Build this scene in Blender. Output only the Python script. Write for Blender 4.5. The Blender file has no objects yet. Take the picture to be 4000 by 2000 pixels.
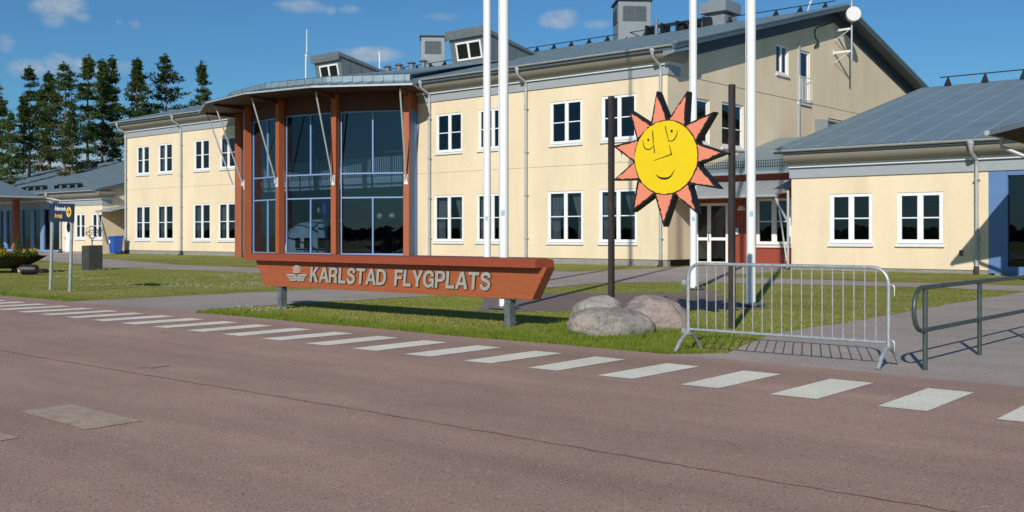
import bpy, bmesh, math, random
from mathutils import Vector, Matrix, noise as mnoise
import numpy as np
S = bpy.context.scene
COL = S.collection
rnd = random.Random(7)

# ------------------------------------------------------------------ camera model
F, CX, HY, EYE = 4062.0, 2000.0, 917.0, 1.40        # photograph pixels
YAW = math.radians(40.97)
SA, CA = math.sin(YAW), math.cos(YAW)
# building axes: +X along the facade (to the right), +Y into the building, Z up
def ray(x, y):
    r = (x - CX) / F
    return (r * CA - SA, r * SA + CA, (HY - y) / F)
def onV(x, y, V):
    a = ray(x, y); t = V / a[1]; return (a[0] * t, V, EYE + a[2] * t)
def onU(x, y, U):
    a = ray(x, y); t = U / a[0]; return (U, a[1] * t, EYE + a[2] * t)
def onG(x, y, z=0.0):
    a = ray(x, y); t = (z - EYE) / a[2]; return (a[0] * t, a[1] * t, z)

cam = bpy.data.cameras.new('camera'); co = bpy.data.objects.new('camera', cam); COL.objects.link(co)
co.location = (0, 0, EYE); co.rotation_euler = (math.radians(90), 0, YAW)
cam.sensor_width = 36; cam.lens = 36 * F / 4000; cam.shift_y = (HY - 1000) / 4000
cam.clip_start = 0.05; cam.clip_end = 3000
S.camera = co

# ------------------------------------------------------------------ materials
def lin(c):
    return tuple(((v / 255) / 12.92 if v / 255 <= .04045 else ((v / 255 + .055) / 1.055) ** 2.4) for v in c)
class NT:
    def __init__(s, m):
        m.use_nodes = True; s.t = m.node_tree; s.t.nodes.clear()
    def n(s, kind, **kw):
        nd = s.t.nodes.new(kind)
        for k, v in kw.items():
            if k == 'ins':
                for i, val in v.items(): nd.inputs[i].default_value = val
            else: setattr(nd, k, v)
        return nd
    def l(s, a, b): s.t.links.new(a, b)
def noise_fac(nt, scale, detail=4, rough=.55, vec=None, stretch=None):
    g = nt.n('ShaderNodeNewGeometry')
    src = g.outputs['Position']
    if stretch:
        mp = nt.n('ShaderNodeMapping'); mp.inputs['Scale'].default_value = stretch
        nt.l(src, mp.inputs['Vector']); src = mp.outputs[0]
    nz = nt.n('ShaderNodeTexNoise'); nz.inputs['Scale'].default_value = scale
    nz.inputs['Detail'].default_value = detail; nz.inputs['Roughness'].default_value = rough
    nt.l(src, nz.inputs['Vector'])
    return nz.outputs['Fac']
def ramp(nt, fac, stops):
    r = nt.n('ShaderNodeValToRGB'); e = r.color_ramp.elements
    while len(e) < len(stops): e.new(.5)
    for i, (p, c) in enumerate(stops):
        e[i].position = p; e[i].color = (*c[:3], 1)
    nt.l(fac, r.inputs[0]); return r.outputs[0]
def mixc(nt, fac, a, b, mode='MIX'):
    m = nt.n('ShaderNodeMix', data_type='RGBA', blend_type=mode)
    if isinstance(fac, float): m.inputs[0].default_value = fac
    else: nt.l(fac, m.inputs[0])
    for i, v in ((6, a), (7, b)):
        if isinstance(v, tuple): m.inputs[i].default_value = (*v[:3], 1)
        else: nt.l(v, m.inputs[i])
    return m.outputs[2]
def sc(c, k): return tuple(min(1, v * k) for v in c)
def mat(name, col, rough=.6, var=.12, vs=2.0, stretch=None, bump=0, bs=60, metal=0, spec=.5,
        var2=.0, vs2=30, stain=None, coat=0):
    m = bpy.data.materials.new(name); nt = NT(m)
    out = nt.n('ShaderNodeOutputMaterial'); b = nt.n('ShaderNodeBsdfPrincipled')
    nt.l(b.outputs[0], out.inputs[0])
    c = ramp(nt, noise_fac(nt, vs, 5, .6, stretch=stretch), [(.3, sc(col, 1 - var)), (.7, sc(col, 1 + var))])
    if var2:
        c = mixc(nt, 1.0, c, ramp(nt, noise_fac(nt, vs2, 2, .5), [(.35, (1 - var2,) * 3), (.65, (1 + var2,) * 3)]), 'MULTIPLY')
    if stain:
        scol, sscale, sst, lo, hi = stain
        c = mixc(nt, ramp(nt, noise_fac(nt, sscale, 6, .65, stretch=sst), [(lo, (0,) * 3), (hi, (1,) * 3)]), c, scol)
    nt.l(c, b.inputs['Base Color'])
    b.inputs['Roughness'].default_value = rough; b.inputs['Metallic'].default_value = metal
    b.inputs['Specular IOR Level'].default_value = spec
    if coat: b.inputs['Coat Weight'].default_value = coat
    if bump:
        bp = nt.n('ShaderNodeBump'); bp.inputs['Strength'].default_value = bump; bp.inputs['Distance'].default_value = .02
        nt.l(noise_fac(nt, bs, 4, .6), bp.inputs['Height']); nt.l(bp.outputs[0], b.inputs['Normal'])
    return m
def glass_mat(name, tint, base=.06):
    m = bpy.data.materials.new(name); nt = NT(m)
    out = nt.n('ShaderNodeOutputMaterial'); mx = nt.n('ShaderNodeMixShader')
    tr = nt.n('ShaderNodeBsdfTransparent'); tr.inputs[0].default_value = (*tint, 1)
    gl = nt.n('ShaderNodeBsdfGlossy'); gl.inputs['Roughness'].default_value = .0
    gl.inputs[0].default_value = (.72, .86, 1, 1)
    lw = nt.n('ShaderNodeLayerWeight'); lw.inputs[0].default_value = .5
    p = nt.n('ShaderNodeMath', operation='POWER'); p.inputs[1].default_value = 4; nt.l(lw.outputs['Facing'], p.inputs[0])
    a = nt.n('ShaderNodeMath', operation='MULTIPLY_ADD'); a.inputs[1].default_value = .9; a.inputs[2].default_value = base
    nt.l(p.outputs[0], a.inputs[0])
    bp = nt.n('ShaderNodeBump'); bp.inputs['Strength'].default_value = .02; bp.inputs['Distance'].default_value = .02
    nt.l(noise_fac(nt, .7, 2), bp.inputs['Height']); nt.l(bp.outputs[0], gl.inputs['Normal'])
    nt.l(a.outputs[0], mx.inputs[0]); nt.l(tr.outputs[0], mx.inputs[1]); nt.l(gl.outputs[0], mx.inputs[2])
    nt.l(mx.outputs[0], out.inputs[0]); return m

MT = {}
MT['plaster'] = mat('cream_plaster', (.755, .635, .455), .9, .075, .6, (1, 1, .30), bump=.08, bs=45, var2=.02, vs2=9, spec=.2,
                    stain=((.60, .49, .33), 1.1, (1, 1, .10), .56, .95))
MT['plinth'] = mat('concrete_plinth', (.27, .26, .24), .9, .15, 3, bump=.3)
MT['white'] = mat('white_window_paint', (.82, .83, .84), .45, .03, 4)
MT['sill'] = mat('white_sill_metal', (.72, .74, .76), .45, .05, 5)
MT['roof'] = mat('blue_grey_sheet_roof', (.205, .285, .322), .46, .13, 1.2, (.5, 1.5, 1), bump=.12, bs=3, metal=.25, var2=.05, vs2=14,
                 stain=((.25, .315, .355), .45, (1, .25, 1), .52, .85))
MT['roof_side'] = mat('dark_slate_verge', (.075, .105, .135), .6, .12, 2)
MT['barge'] = mat('dark_slate_board', (.050, .070, .098), .6, .08, 2)
MT['housing'] = mat('grey_sheet_housing', (.16, .185, .20), .5, .10, 2.5, metal=.15, bump=.05, bs=4)
MT['tower'] = mat('pale_sheet_housing', (.215, .25, .27), .5, .06, 2.5, metal=.1, bump=.05, bs=4)
MT['seamlight'] = mat('pale_roof_seam', (.24, .315, .35), .5, .1, 2)
MT['louver'] = mat('louver_grey', (.085, .105, .12), .6, .1, 5)
MT['frieze'] = mat('grey_blue_frieze', (.315, .35, .385), .65, .04, 2, (1, 1, 3))
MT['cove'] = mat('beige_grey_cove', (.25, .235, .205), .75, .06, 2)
MT['mould'] = mat('pale_moulding', (.62, .65, .68), .6, .05, 3)
MT['gutter'] = mat('pale_grey_gutter', (.41, .44, .45), .42, .08, 3, metal=.2)
MT['black'] = mat('black_painted_steel', (.012, .013, .015), .5, .2, 10)
MT['boot'] = mat('dark_drain_boot', (.05, .045, .04), .7, .2, 10)
MT['redwood'] = mat('red_brown_wood', (.33, .085, .030), .6, .14, 2, (6, 6, .5), bump=.1, bs=20)
MT['redpanel'] = mat('oxide_red_panel', (.30, .060, .032), .6, .12, 3, (8, 8, .4), bump=.1)
MT['beam'] = mat('shade_darkened_red_beam', (.075, .020, .011), .65, .14, 2, (6, 6, .5))  # hall's red wood again, darkened so the colour carries the canopy shade
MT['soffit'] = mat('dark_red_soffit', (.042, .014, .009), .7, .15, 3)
MT['blueframe'] = mat('light_blue_frame', (.185, .305, .53), .42, .05, 4)
MT['bluepanel'] = mat('blue_metal_panel', (.105, .205, .42), .5, .05, 2)
MT['glass'] = glass_mat('window_glass', (.30, .34, .40), .07)
MT['hallglass'] = glass_mat('tinted_hall_glass', (.31, .39, .49), .07)
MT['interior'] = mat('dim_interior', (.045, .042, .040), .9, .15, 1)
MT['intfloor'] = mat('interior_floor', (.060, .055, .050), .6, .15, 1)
MT['curtain'] = mat('pale_curtain', (.46, .50, .46), .9, .15, 3, (14, 14, .4))
MT['blind'] = mat('brown_blind', (.16, .12, .09), .9, .1, 3)
MT['mezz'] = mat('pale_green_glass_front', (.55, .66, .64), .5, .06, 2)
MT['rail'] = mat('pale_rail_bars', (.78, .80, .76), .5, .05, 3)
MT['bluecol'] = mat('bright_blue_column', (.045, .17, .62), .5, .05, 2)
MT['pole'] = mat('white_pole_paint', (.80, .82, .82), .35, .03, 3, (1, 1, .3), stain=((.62, .64, .60), 1.5, (1, 1, .2), .62, .9))
MT['sticker'] = mat('blue_sticker', (.30, .48, .66), .5, .25, 40)
MT['galv'] = mat('galvanised_steel', (.40, .44, .46), .42, .22, 14, metal=.4, var2=.15, vs2=60)
MT['galvdark'] = mat('dark_galvanised_steel', (.17, .19, .20), .5, .35, 9, metal=.4, var2=.2, vs2=40)
MT['railgreen'] = mat('grey_green_handrail', (.060, .085, .082), .42, .25, 8, metal=.3, stain=((.28, .33, .32), 18, None, .62, .72))
MT['signwood'] = mat('orange_red_sign_board', (.335, .088, .030), .55, .12, 3, (.8, 5, 14), bump=.12, bs=30, var2=.06, vs2=25,
                     stain=((.26, .065, .024), 2.2, (.35, 1, 9), .62, .80))
MT['signcap'] = mat('red_sign_cap', (.285, .060, .024), .5, .07, 3, (.5, 3, 6), var2=.05, vs2=30)
MT['letter'] = mat('warm_grey_letter', (.33, .325, .29), .5, .06, 6)
MT['letterside'] = mat('dark_letter_side', (.03, .03, .03), .6, .1, 6)
MT['crestred'] = mat('crest_red', (.62, .17, .15), .5, .05, 6)
MT['rust'] = mat('rusty_dark_steel', (.040, .034, .032), .65, .3, 5, (3, 3, .6), bump=.2, bs=35, metal=.2,
                 stain=((.115, .045, .025), 6, (1, 1, .5), .58, .72))
MT['sunyellow'] = mat('sun_yellow', (.80, .585, .004), .5, .02, 1.5, var2=.015, vs2=8)
MT['sunorange'] = mat('sun_salmon', (.78, .255, .155), .5, .03, 2)
MT['sunblack'] = mat('sun_black', (.009, .009, .010), .55, .2, 8)
MT['bin'] = mat('blue_plastic', (.018, .085, .42), .4, .08, 4)
MT['rubber'] = mat('black_rubber', (.015, .015, .016), .6, .2, 10)
MT['planter'] = mat('dark_weathered_bowl', (.011, .010, .010), .6, .3, 3, bump=.1)
MT['navy'] = mat('navy_sign', (.010, .022, .060), .4, .08, 3)
MT['txtwhite'] = mat('sign_white', (.80, .80, .78), .5, .02, 3)
MT['txtyellow'] = mat('sign_yellow', (.80, .52, .10), .5, .02, 3)
MT['redbit'] = mat('red_plastic', (.45, .04, .05), .4, .08, 8)
MT['chrome'] = mat('bright_lamp_glass', (.8, .8, .8), .1, .02, 3, metal=.9)
MT['pedestal'] = mat('rough_dark_stone', (.045, .050, .047), .85, .35, 7, bump=.6, bs=22)
MT['bronze'] = mat('dark_bronze', (.030, .027, .024), .5, .25, 9, metal=.5)
MT['dish'] = mat('antenna_white', (.68, .69, .66), .5, .05, 4)
MT['bark'] = mat('pine_bark', (.15, .088, .055), .9, .3, 4, (2, 2, .6), bump=.3, stain=((.32, .165, .085), .12, (1, 1, 2), .40, .55))
MT['chair'] = mat('black_chair', (.014, .014, .015), .5, .15, 6)
MT['lampwhite'] = mat('opal_lamp', (.75, .75, .72), .4, .02, 3)
MT['soil'] = mat('dark_soil', (.035, .025, .018), .95, .3, 12)

def leaf_mat(name, a, b, c=None, sub=True):
    m = bpy.data.materials.new(name); nt = NT(m)
    out = nt.n('ShaderNodeOutputMaterial'); d = nt.n('ShaderNodeBsdfDiffuse'); t = nt.n('ShaderNodeBsdfTranslucent')
    mx = nt.n('ShaderNodeMixShader'); mx.inputs[0].default_value = .25
    g = nt.n('ShaderNodeNewGeometry'); oi = nt.n('ShaderNodeObjectInfo')
    f1 = ramp(nt, g.outputs['Random Per Island'], [(0, a), (1, b)])
    col = mixc(nt, ramp(nt, noise_fac(nt, .45, 3), [(.4, (0,) * 3), (.65, (1,) * 3)]), f1, c or b)
    hs = nt.n('ShaderNodeHueSaturation'); mr = nt.n('ShaderNodeMapRange')
    mr.inputs['To Min'].default_value = .75; mr.inputs['To Max'].default_value = 1.25
    nt.l(oi.outputs['Random'], mr.inputs[0]); nt.l(mr.outputs[0], hs.inputs['Value']); nt.l(col, hs.inputs['Color'])
    nt.l(hs.outputs[0], d.inputs[0]); nt.l(hs.outputs[0], t.inputs[0])
    nt.l(d.outputs[0], mx.inputs[1]); nt.l(t.outputs[0], mx.inputs[2]); nt.l(mx.outputs[0], out.inputs[0])
    return m
MT['needle'] = leaf_mat('pine_needles', (.040, .068, .024), (.092, .128, .040), (.058, .090, .032))
MT['shrub'] = leaf_mat('shrub_leaf', (.035, .080, .020), (.08, .14, .03))
MT['blade'] = leaf_mat('grass_blade', (.250, .265, .060), (.355, .350, .105), (.245, .280, .062))
MT['bladegreen'] = leaf_mat('long_grass_blade', (.135, .195, .026), (.235, .285, .050), (.15, .22, .028))
MT['petal'] = leaf_mat('yellow_petal', (.50, .30, .01), (.66, .42, .015))
MT['clover'] = leaf_mat('white_clover', (.55, .55, .45), (.75, .75, .66))

def ground_mat():
    m = bpy.data.materials.new('mown_grass'); nt = NT(m)
    out = nt.n('ShaderNodeOutputMaterial'); b = nt.n('ShaderNodeBsdfPrincipled'); nt.l(b.outputs[0], out.inputs[0])
    c = ramp(nt, noise_fac(nt, .35, 6, .65), [(.32, (.205, .235, .050)), (.5, (.290, .288, .085)), (.68, (.375, .340, .130))])
    c = mixc(nt, 1.0, c, ramp(nt, noise_fac(nt, 26, 5, .75), [(.3, (.55, .6, .5)), (.7, (1.35, 1.3, 1.3))]), 'MULTIPLY')
    c = mixc(nt, 1.0, c, ramp(nt, noise_fac(nt, 2.3, 5, .7), [(.3, (.72, .76, .7)), (.7, (1.2, 1.16, 1.1))]), 'MULTIPLY')
    nt.l(c, b.inputs['Base Color']); b.inputs['Roughness'].default_value = .95; b.inputs['Specular IOR Level'].default_value = .1
    bp = nt.n('ShaderNodeBump'); bp.inputs['Strength'].default_value = .8; bp.inputs['Distance'].default_value = .04
    nt.l(noise_fac(nt, 30, 5, .8), bp.inputs['Height']); nt.l(bp.outputs[0], b.inputs['Normal']); return m
MT['lawn'] = ground_mat()
def asphalt_mat(name, col, speck, dark, light, patch=.12, worn=None, lanes=False):
    m = bpy.data.materials.new(name); nt = NT(m)
    out = nt.n('ShaderNodeOutputMaterial'); b = nt.n('ShaderNodeBsdfPrincipled'); nt.l(b.outputs[0], out.inputs[0])
    c = ramp(nt, noise_fac(nt, .30, 6, .6), [(.3, sc(col, 1 - patch)), (.7, sc(col, 1 + patch))])
    c = mixc(nt, 1.0, c, ramp(nt, noise_fac(nt, 1.1, 5, .7, stretch=(.5, 1.6, 1)), [(.3, (.88, .89, .90)), (.7, (1.10, 1.09, 1.08))]), 'MULTIPLY')
    c = mixc(nt, 1.0, c, ramp(nt, noise_fac(nt, speck, 3, .8), [(.34, (.74, .74, .75)), (.5, (1, 1, 1)), (.68, (1.26, 1.24, 1.22))]), 'MULTIPLY')
    if lanes:
        c = mixc(nt, 1.0, c, ramp(nt, noise_fac(nt, 1.0, 4, .6, stretch=(.05, .9, 1)), [(.34, (.88, .88, .885)), (.5, (1, 1, 1)), (.66, (1.10, 1.095, 1.09))]), 'MULTIPLY')
        c = mixc(nt, ramp(nt, noise_fac(nt, .8, 5, .75, stretch=(.55, 1.3, 1)), [(.70, (0,) * 3), (.80, (.35,) * 3)]), c, (.16, .12, .105))
    g = nt.n('ShaderNodeNewGeometry')
    for s_, th, cc in ((75, .11, dark), (60, .045, light)):
        v = nt.n('ShaderNodeTexVoronoi'); v.inputs['Scale'].default_value = s_; nt.l(g.outputs['Position'], v.inputs['Vector'])
        pick = nt.n('ShaderNodeSeparateColor'); nt.l(v.outputs['Color'], pick.inputs[0])
        a = nt.n('ShaderNodeMath', operation='LESS_THAN'); a.inputs[1].default_value = th; nt.l(pick.outputs[0], a.inputs[0])
        d = nt.n('ShaderNodeMath', operation='LESS_THAN'); d.inputs[1].default_value = .42; nt.l(v.outputs['Distance'], d.inputs[0])
        mu = nt.n('ShaderNodeMath', operation='MULTIPLY'); nt.l(a.outputs[0], mu.inputs[0]); nt.l(d.outputs[0], mu.inputs[1])
        c = mixc(nt, mu.outputs[0], c, cc)
    if worn: c = mixc(nt, ramp(nt, noise_fac(nt, worn[1], 5, .75), [(worn[2], (0,) * 3), (worn[3], (1,) * 3)]), c, worn[0])
    nt.l(c, b.inputs['Base Color']); b.inputs['Roughness'].default_value = .88; b.inputs['Specular IOR Level'].default_value = .25
    bp = nt.n('ShaderNodeBump'); bp.inputs['Strength'].default_value = .55; bp.inputs['Distance'].default_value = .008
    nt.l(noise_fac(nt, 70, 3, .7), bp.inputs['Height']); nt.l(bp.outputs[0], b.inputs['Normal']); return m
MT['road'] = asphalt_mat('red_chip_asphalt', (.385, .257, .205), 70, (.11, .085, .08), (.50, .42, .38), lanes=True)
MT['path'] = asphalt_mat('grey_path_asphalt', (.385, .335, .295), 55, (.14, .13, .12), (.42, .40, .37), .14)
MT['paving'] = asphalt_mat('plum_grey_paving', (.215, .165, .150), 50, (.11, .09, .085), (.30, .26, .24), .12)
MT['marking'] = asphalt_mat('road_paint', (.78, .755, .63), 60, (.44, .41, .34), (.74, .74, .66), .06, ((.40, .30, .24), 26, .62, .72))
MT['fadedmark'] = asphalt_mat('worn_road_paint', (.49, .395, .305), 60, (.22, .16, .14), (.5, .47, .42), .1, ((.385, .257, .205), 8, .42, .66))
MT['tar'] = asphalt_mat('tar_seam', (.285, .197, .165), 60, (.10, .08, .08), (.3, .24, .2), .1, ((.385, .257, .205), 6, .46, .60))
def rock_mat(name, a, b_, c_):
    m = bpy.data.materials.new(name); nt = NT(m)
    out = nt.n('ShaderNodeOutputMaterial'); b = nt.n('ShaderNodeBsdfPrincipled'); nt.l(b.outputs[0], out.inputs[0])
    c = ramp(nt, noise_fac(nt, 2.6, 6, .65, stretch=(1, 1, 1.6)), [(.36, a), (.5, b_), (.64, c_)])
    c = mixc(nt, 1.0, c, ramp(nt, noise_fac(nt, 45, 4, .75), [(.3, (.62, .62, .64)), (.7, (1.3, 1.28, 1.25))]), 'MULTIPLY')
    c = mixc(nt, ramp(nt, noise_fac(nt, 9, 5, .7, stretch=(.5, .5, 3)), [(.62, (0,) * 3), (.7, (1,) * 3)]), c, (.12, .115, .11))
    g = nt.n('ShaderNodeNewGeometry'); nv = nt.n('ShaderNodeTexNoise'); nv.inputs['Scale'].default_value = 5; nt.l(g.outputs['Position'], nv.inputs['Vector'])
    ad = nt.n('ShaderNodeMix', data_type='VECTOR'); ad.inputs[0].default_value = .22; nt.l(g.outputs['Position'], ad.inputs[4]); nt.l(nv.outputs['Color'], ad.inputs[5])
    vo = nt.n('ShaderNodeTexVoronoi', feature='DISTANCE_TO_EDGE'); vo.inputs['Scale'].default_value = 4.2; nt.l(ad.outputs[1], vo.inputs['Vector'])
    ck = ramp(nt, vo.outputs['Distance'], [(0, (1,) * 3), (.035, (0,) * 3)])
    ckm = nt.n('ShaderNodeMath', operation='MULTIPLY'); nt.l(ck, ckm.inputs[0]); nt.l(ramp(nt, noise_fac(nt, 3.3, 3), [(.48, (0,) * 3), (.6, (.8,) * 3)]), ckm.inputs[1])
    c = mixc(nt, ckm.outputs[0], c, (.07, .065, .06))
    c = mixc(nt, ramp(nt, noise_fac(nt, 6.5, 6, .8), [(.60, (0,) * 3), (.66, (.55,) * 3)]), c, (.36, .36, .32))
    nt.l(c, b.inputs['Base Color']); b.inputs['Roughness'].default_value = .85
    bp = nt.n('ShaderNodeBump'); bp.inputs['Strength'].default_value = 1.0; bp.inputs['Distance'].default_value = .045
    nt.l(noise_fac(nt, 11, 7, .75), bp.inputs['Height']); nt.l(bp.outputs[0], b.inputs['Normal']); return m
MT['rock_a'] = rock_mat('grey_pink_granite', (.23, .22, .205), (.33, .305, .28), (.44, .35, .295))
MT['rock_b'] = rock_mat('pink_granite', (.26, .23, .215), (.37, .305, .28), (.44, .36, .31))
MT['rock_c'] = rock_mat('grey_granite', (.24, .235, .21), (.36, .345, .31), (.44, .41, .37))

# ------------------------------------------------------------------ mesh builder
class MB:
    def __init__(s): s.v = []; s.f = []; s.mi = []
    def add(s, vs, fs, mi=0):
        o = len(s.v); s.v += [tuple(p) for p in vs]; s.f += [tuple(i + o for i in f) for f in fs]; s.mi += [mi] * len(fs)
    def hexa(s, p, mi=0):   # 8 points: bottom ring then top ring
        s.add(p, [(3, 2, 1, 0), (4, 5, 6, 7), (0, 1, 5, 4), (1, 2, 6, 5), (2, 3, 7, 6), (3, 0, 4, 7)], mi)
    def box(s, x0, x1, y0, y1, z0, z1, mi=0):
        s.hexa([(x0, y0, z0), (x1, y0, z0), (x1, y1, z0), (x0, y1, z0), (x0, y0, z1), (x1, y0, z1), (x1, y1, z1), (x0, y1, z1)], mi)
    def pbox(s, P, s0, s1, o0, o1, z0, z1, mi=0):
        s.hexa([P(s0, o1, z0), P(s1, o1, z0), P(s1, o0, z0), P(s0, o0, z0), P(s0, o1, z1), P(s1, o1, z1), P(s1, o0, z1), P(s0, o0, z1)], mi)
    def quad(s, a, b, c, d, mi=0): s.add([a, b, c, d], [(0, 1, 2, 3)], mi)
    def poly(s, pts, mi=0): s.add(pts, [tuple(range(len(pts)))], mi)
    def prism(s, a, b, mi=0, caps=True):   # two matching rings
        n = len(a); fs = [(i, (i + 1) % n, n + (i + 1) % n, n + i) for i in range(n)]
        if caps: fs += [tuple(range(n - 1, -1, -1)), tuple(range(n, 2 * n))]
        s.add(list(a) + list(b), fs, mi)
    def tube(s, pts, r, n=8, mi=0, caps=True, r2=None):
        pts = [Vector(p) for p in pts]; m = len(pts); rings = []
        fa = None
        for i, p in enumerate(pts):
            d = (pts[min(i + 1, m - 1)] - pts[max(i - 1, 0)]).normalized()
            if fa is None:
                up = Vector((0, 0, 1)) if abs(d.z) < .92 else Vector((0, 1, 0)); a = d.cross(up).normalized()
            else: a = (fa - d * fa.dot(d)).normalized()
            fa = a; b = a.cross(d).normalized()
            rr = r if r2 is None else r + (r2 - r) * i / (m - 1)
            if isinstance(r, (list, tuple)): rr = r[i]
            rings += [p + a * (rr * math.cos(2 * math.pi * k / n)) + b * (rr * math.sin(2 * math.pi * k / n)) for k in range(n)]
        fs = []
        for i in range(m - 1):
            for k in range(n):
                fs.append((i * n + k, i * n + (k + 1) % n, (i + 1) * n + (k + 1) % n, (i + 1) * n + k))
        if caps: fs += [tuple(range(n - 1, -1, -1)), tuple(range((m - 1) * n, m * n))]
        s.add(rings, fs, mi)
    def lathe(s, c, prof, n=20, mi=0):  # prof: (r, z)
        vs = []; fs = []
        for r, z in prof:
            vs += [(c[0] + r * math.cos(2 * math.pi * k / n), c[1] + r * math.sin(2 * math.pi * k / n), c[2] + z) for k in range(n)]
        for i in range(len(prof) - 1):
            for k in range(n): fs.append((i * n + k, i * n + (k + 1) % n, (i + 1) * n + (k + 1) % n, (i + 1) * n + k))
        fs += [tuple(range(n - 1, -1, -1)), tuple(range((len(prof) - 1) * n, len(prof) * n))]
        s.add(vs, fs, mi)
    def sphere(s, c, r, n=12, mi=0, sz=1):
        s.lathe(c, [(max(1e-4, r * math.sin(math.pi * i / n)), -r * sz * math.cos(math.pi * i / n)) for i in range(n + 1)], n * 2, mi)
    def build(s, name, mats, parent=None, smooth=False, recalc=True, bevel=0, tri=False):
        off = Vector((0, 0, 0)); q = parent
        while q is not None: off += q.location; q = q.parent
        me = bpy.data.meshes.new(name)
        me.from_pydata([tuple(Vector(p) - off) for p in s.v], [], s.f)
        for m in (mats if isinstance(mats, (list, tuple)) else [mats]): me.materials.append(MT[m] if isinstance(m, str) else m)
        for i, p in enumerate(me.polygons): p.material_index = s.mi[i]
        if recalc or bevel or tri:
            bm = bmesh.new(); bm.from_mesh(me)
            if recalc: bmesh.ops.recalc_face_normals(bm, faces=bm.faces)
            if tri: bmesh.ops.triangulate(bm, faces=[f for f in bm.faces if len(f.verts) > 4])
            if bevel:
                bmesh.ops.bevel(bm, geom=[e for e in bm.edges if e.is_manifold and e.calc_face_angle(0) > .6], offset=bevel, segments=2, affect='EDGES', profile=.7, clamp_overlap=True)
            bm.to_mesh(me); bm.free()
        if smooth:
            for p in me.polygons: p.use_smooth = True
            try: me.set_sharp_from_angle(angle=math.radians(40))
            except Exception: pass
        ob = bpy.data.objects.new(name, me); COL.objects.link(ob)
        if parent is not None: ob.parent = parent
        return ob
def thing(name, label, cat, loc=(0, 0, 0), group=None):
    o = bpy.data.objects.new(name, None); COL.objects.link(o); o.location = loc; o.empty_display_size = .2
    o['label'] = label; o['category'] = cat
    if group: o['group'] = group
    return o
def struct(o, kind='structure'): o['kind'] = kind; return o
def tag(o, label, cat, group=None):
    o['label'] = label; o['category'] = cat
    if group: o['group'] = group
    return o
def Vpl(V): return lambda s, o, z: (s, V - o, z)          # facade plane, outward is -Y
def Upl(U): return lambda s, o, z: (U + o, s, z)          # gable plane, outward is +X
def Lpl(A, B):                                            # wall between two plan points, outward to the right of A->B
    d = Vector((B[0] - A[0], B[1] - A[1])); L = d.length; d /= L; n = Vector((d.y, -d.x))
    return (lambda s, o, z: (A[0] + d.x * s + n.x * o, A[1] + d.y * s + n.y * o, z)), L
def holed_wall(mb, P, s0, s1, zb, top, holes, depth=.18, extra=(), mi=0):
    cuts = sorted(set([s0, s1] + [h[0] for h in holes] + [h[1] for h in holes] + list(extra)))
    for a, b in zip(cuts[:-1], cuts[1:]):
        if b - a < 1e-5: continue
        hs = sorted([h for h in holes if h[0] < (a + b) / 2 < h[1]], key=lambda h: h[2])
        z = zb
        for h in hs:
            if h[2] > z: mb.quad(P(a, 0, z), P(b, 0, z), P(b, 0, h[2]), P(a, 0, h[2]), mi)
            z = h[3]
        if top(a) > z or top(b) > z: mb.quad(P(a, 0, z), P(b, 0, z), P(b, 0, top(b)), P(a, 0, top(a)), mi)
    for h in holes:
        a, b, c, d = h[:4]; D = -depth
        mb.quad(P(a, 0, c), P(a, D, c), P(a, D, d), P(a, 0, d), mi); mb.quad(P(b, 0, c), P(b, 0, d), P(b, D, d), P(b, D, c), mi)
        mb.quad(P(a, 0, d), P(a, D, d), P(b, D, d), P(b, 0, d), mi); mb.quad(P(a, 0, c), P(b, 0, c), P(b, D, c), P(a, D, c), mi)
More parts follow.
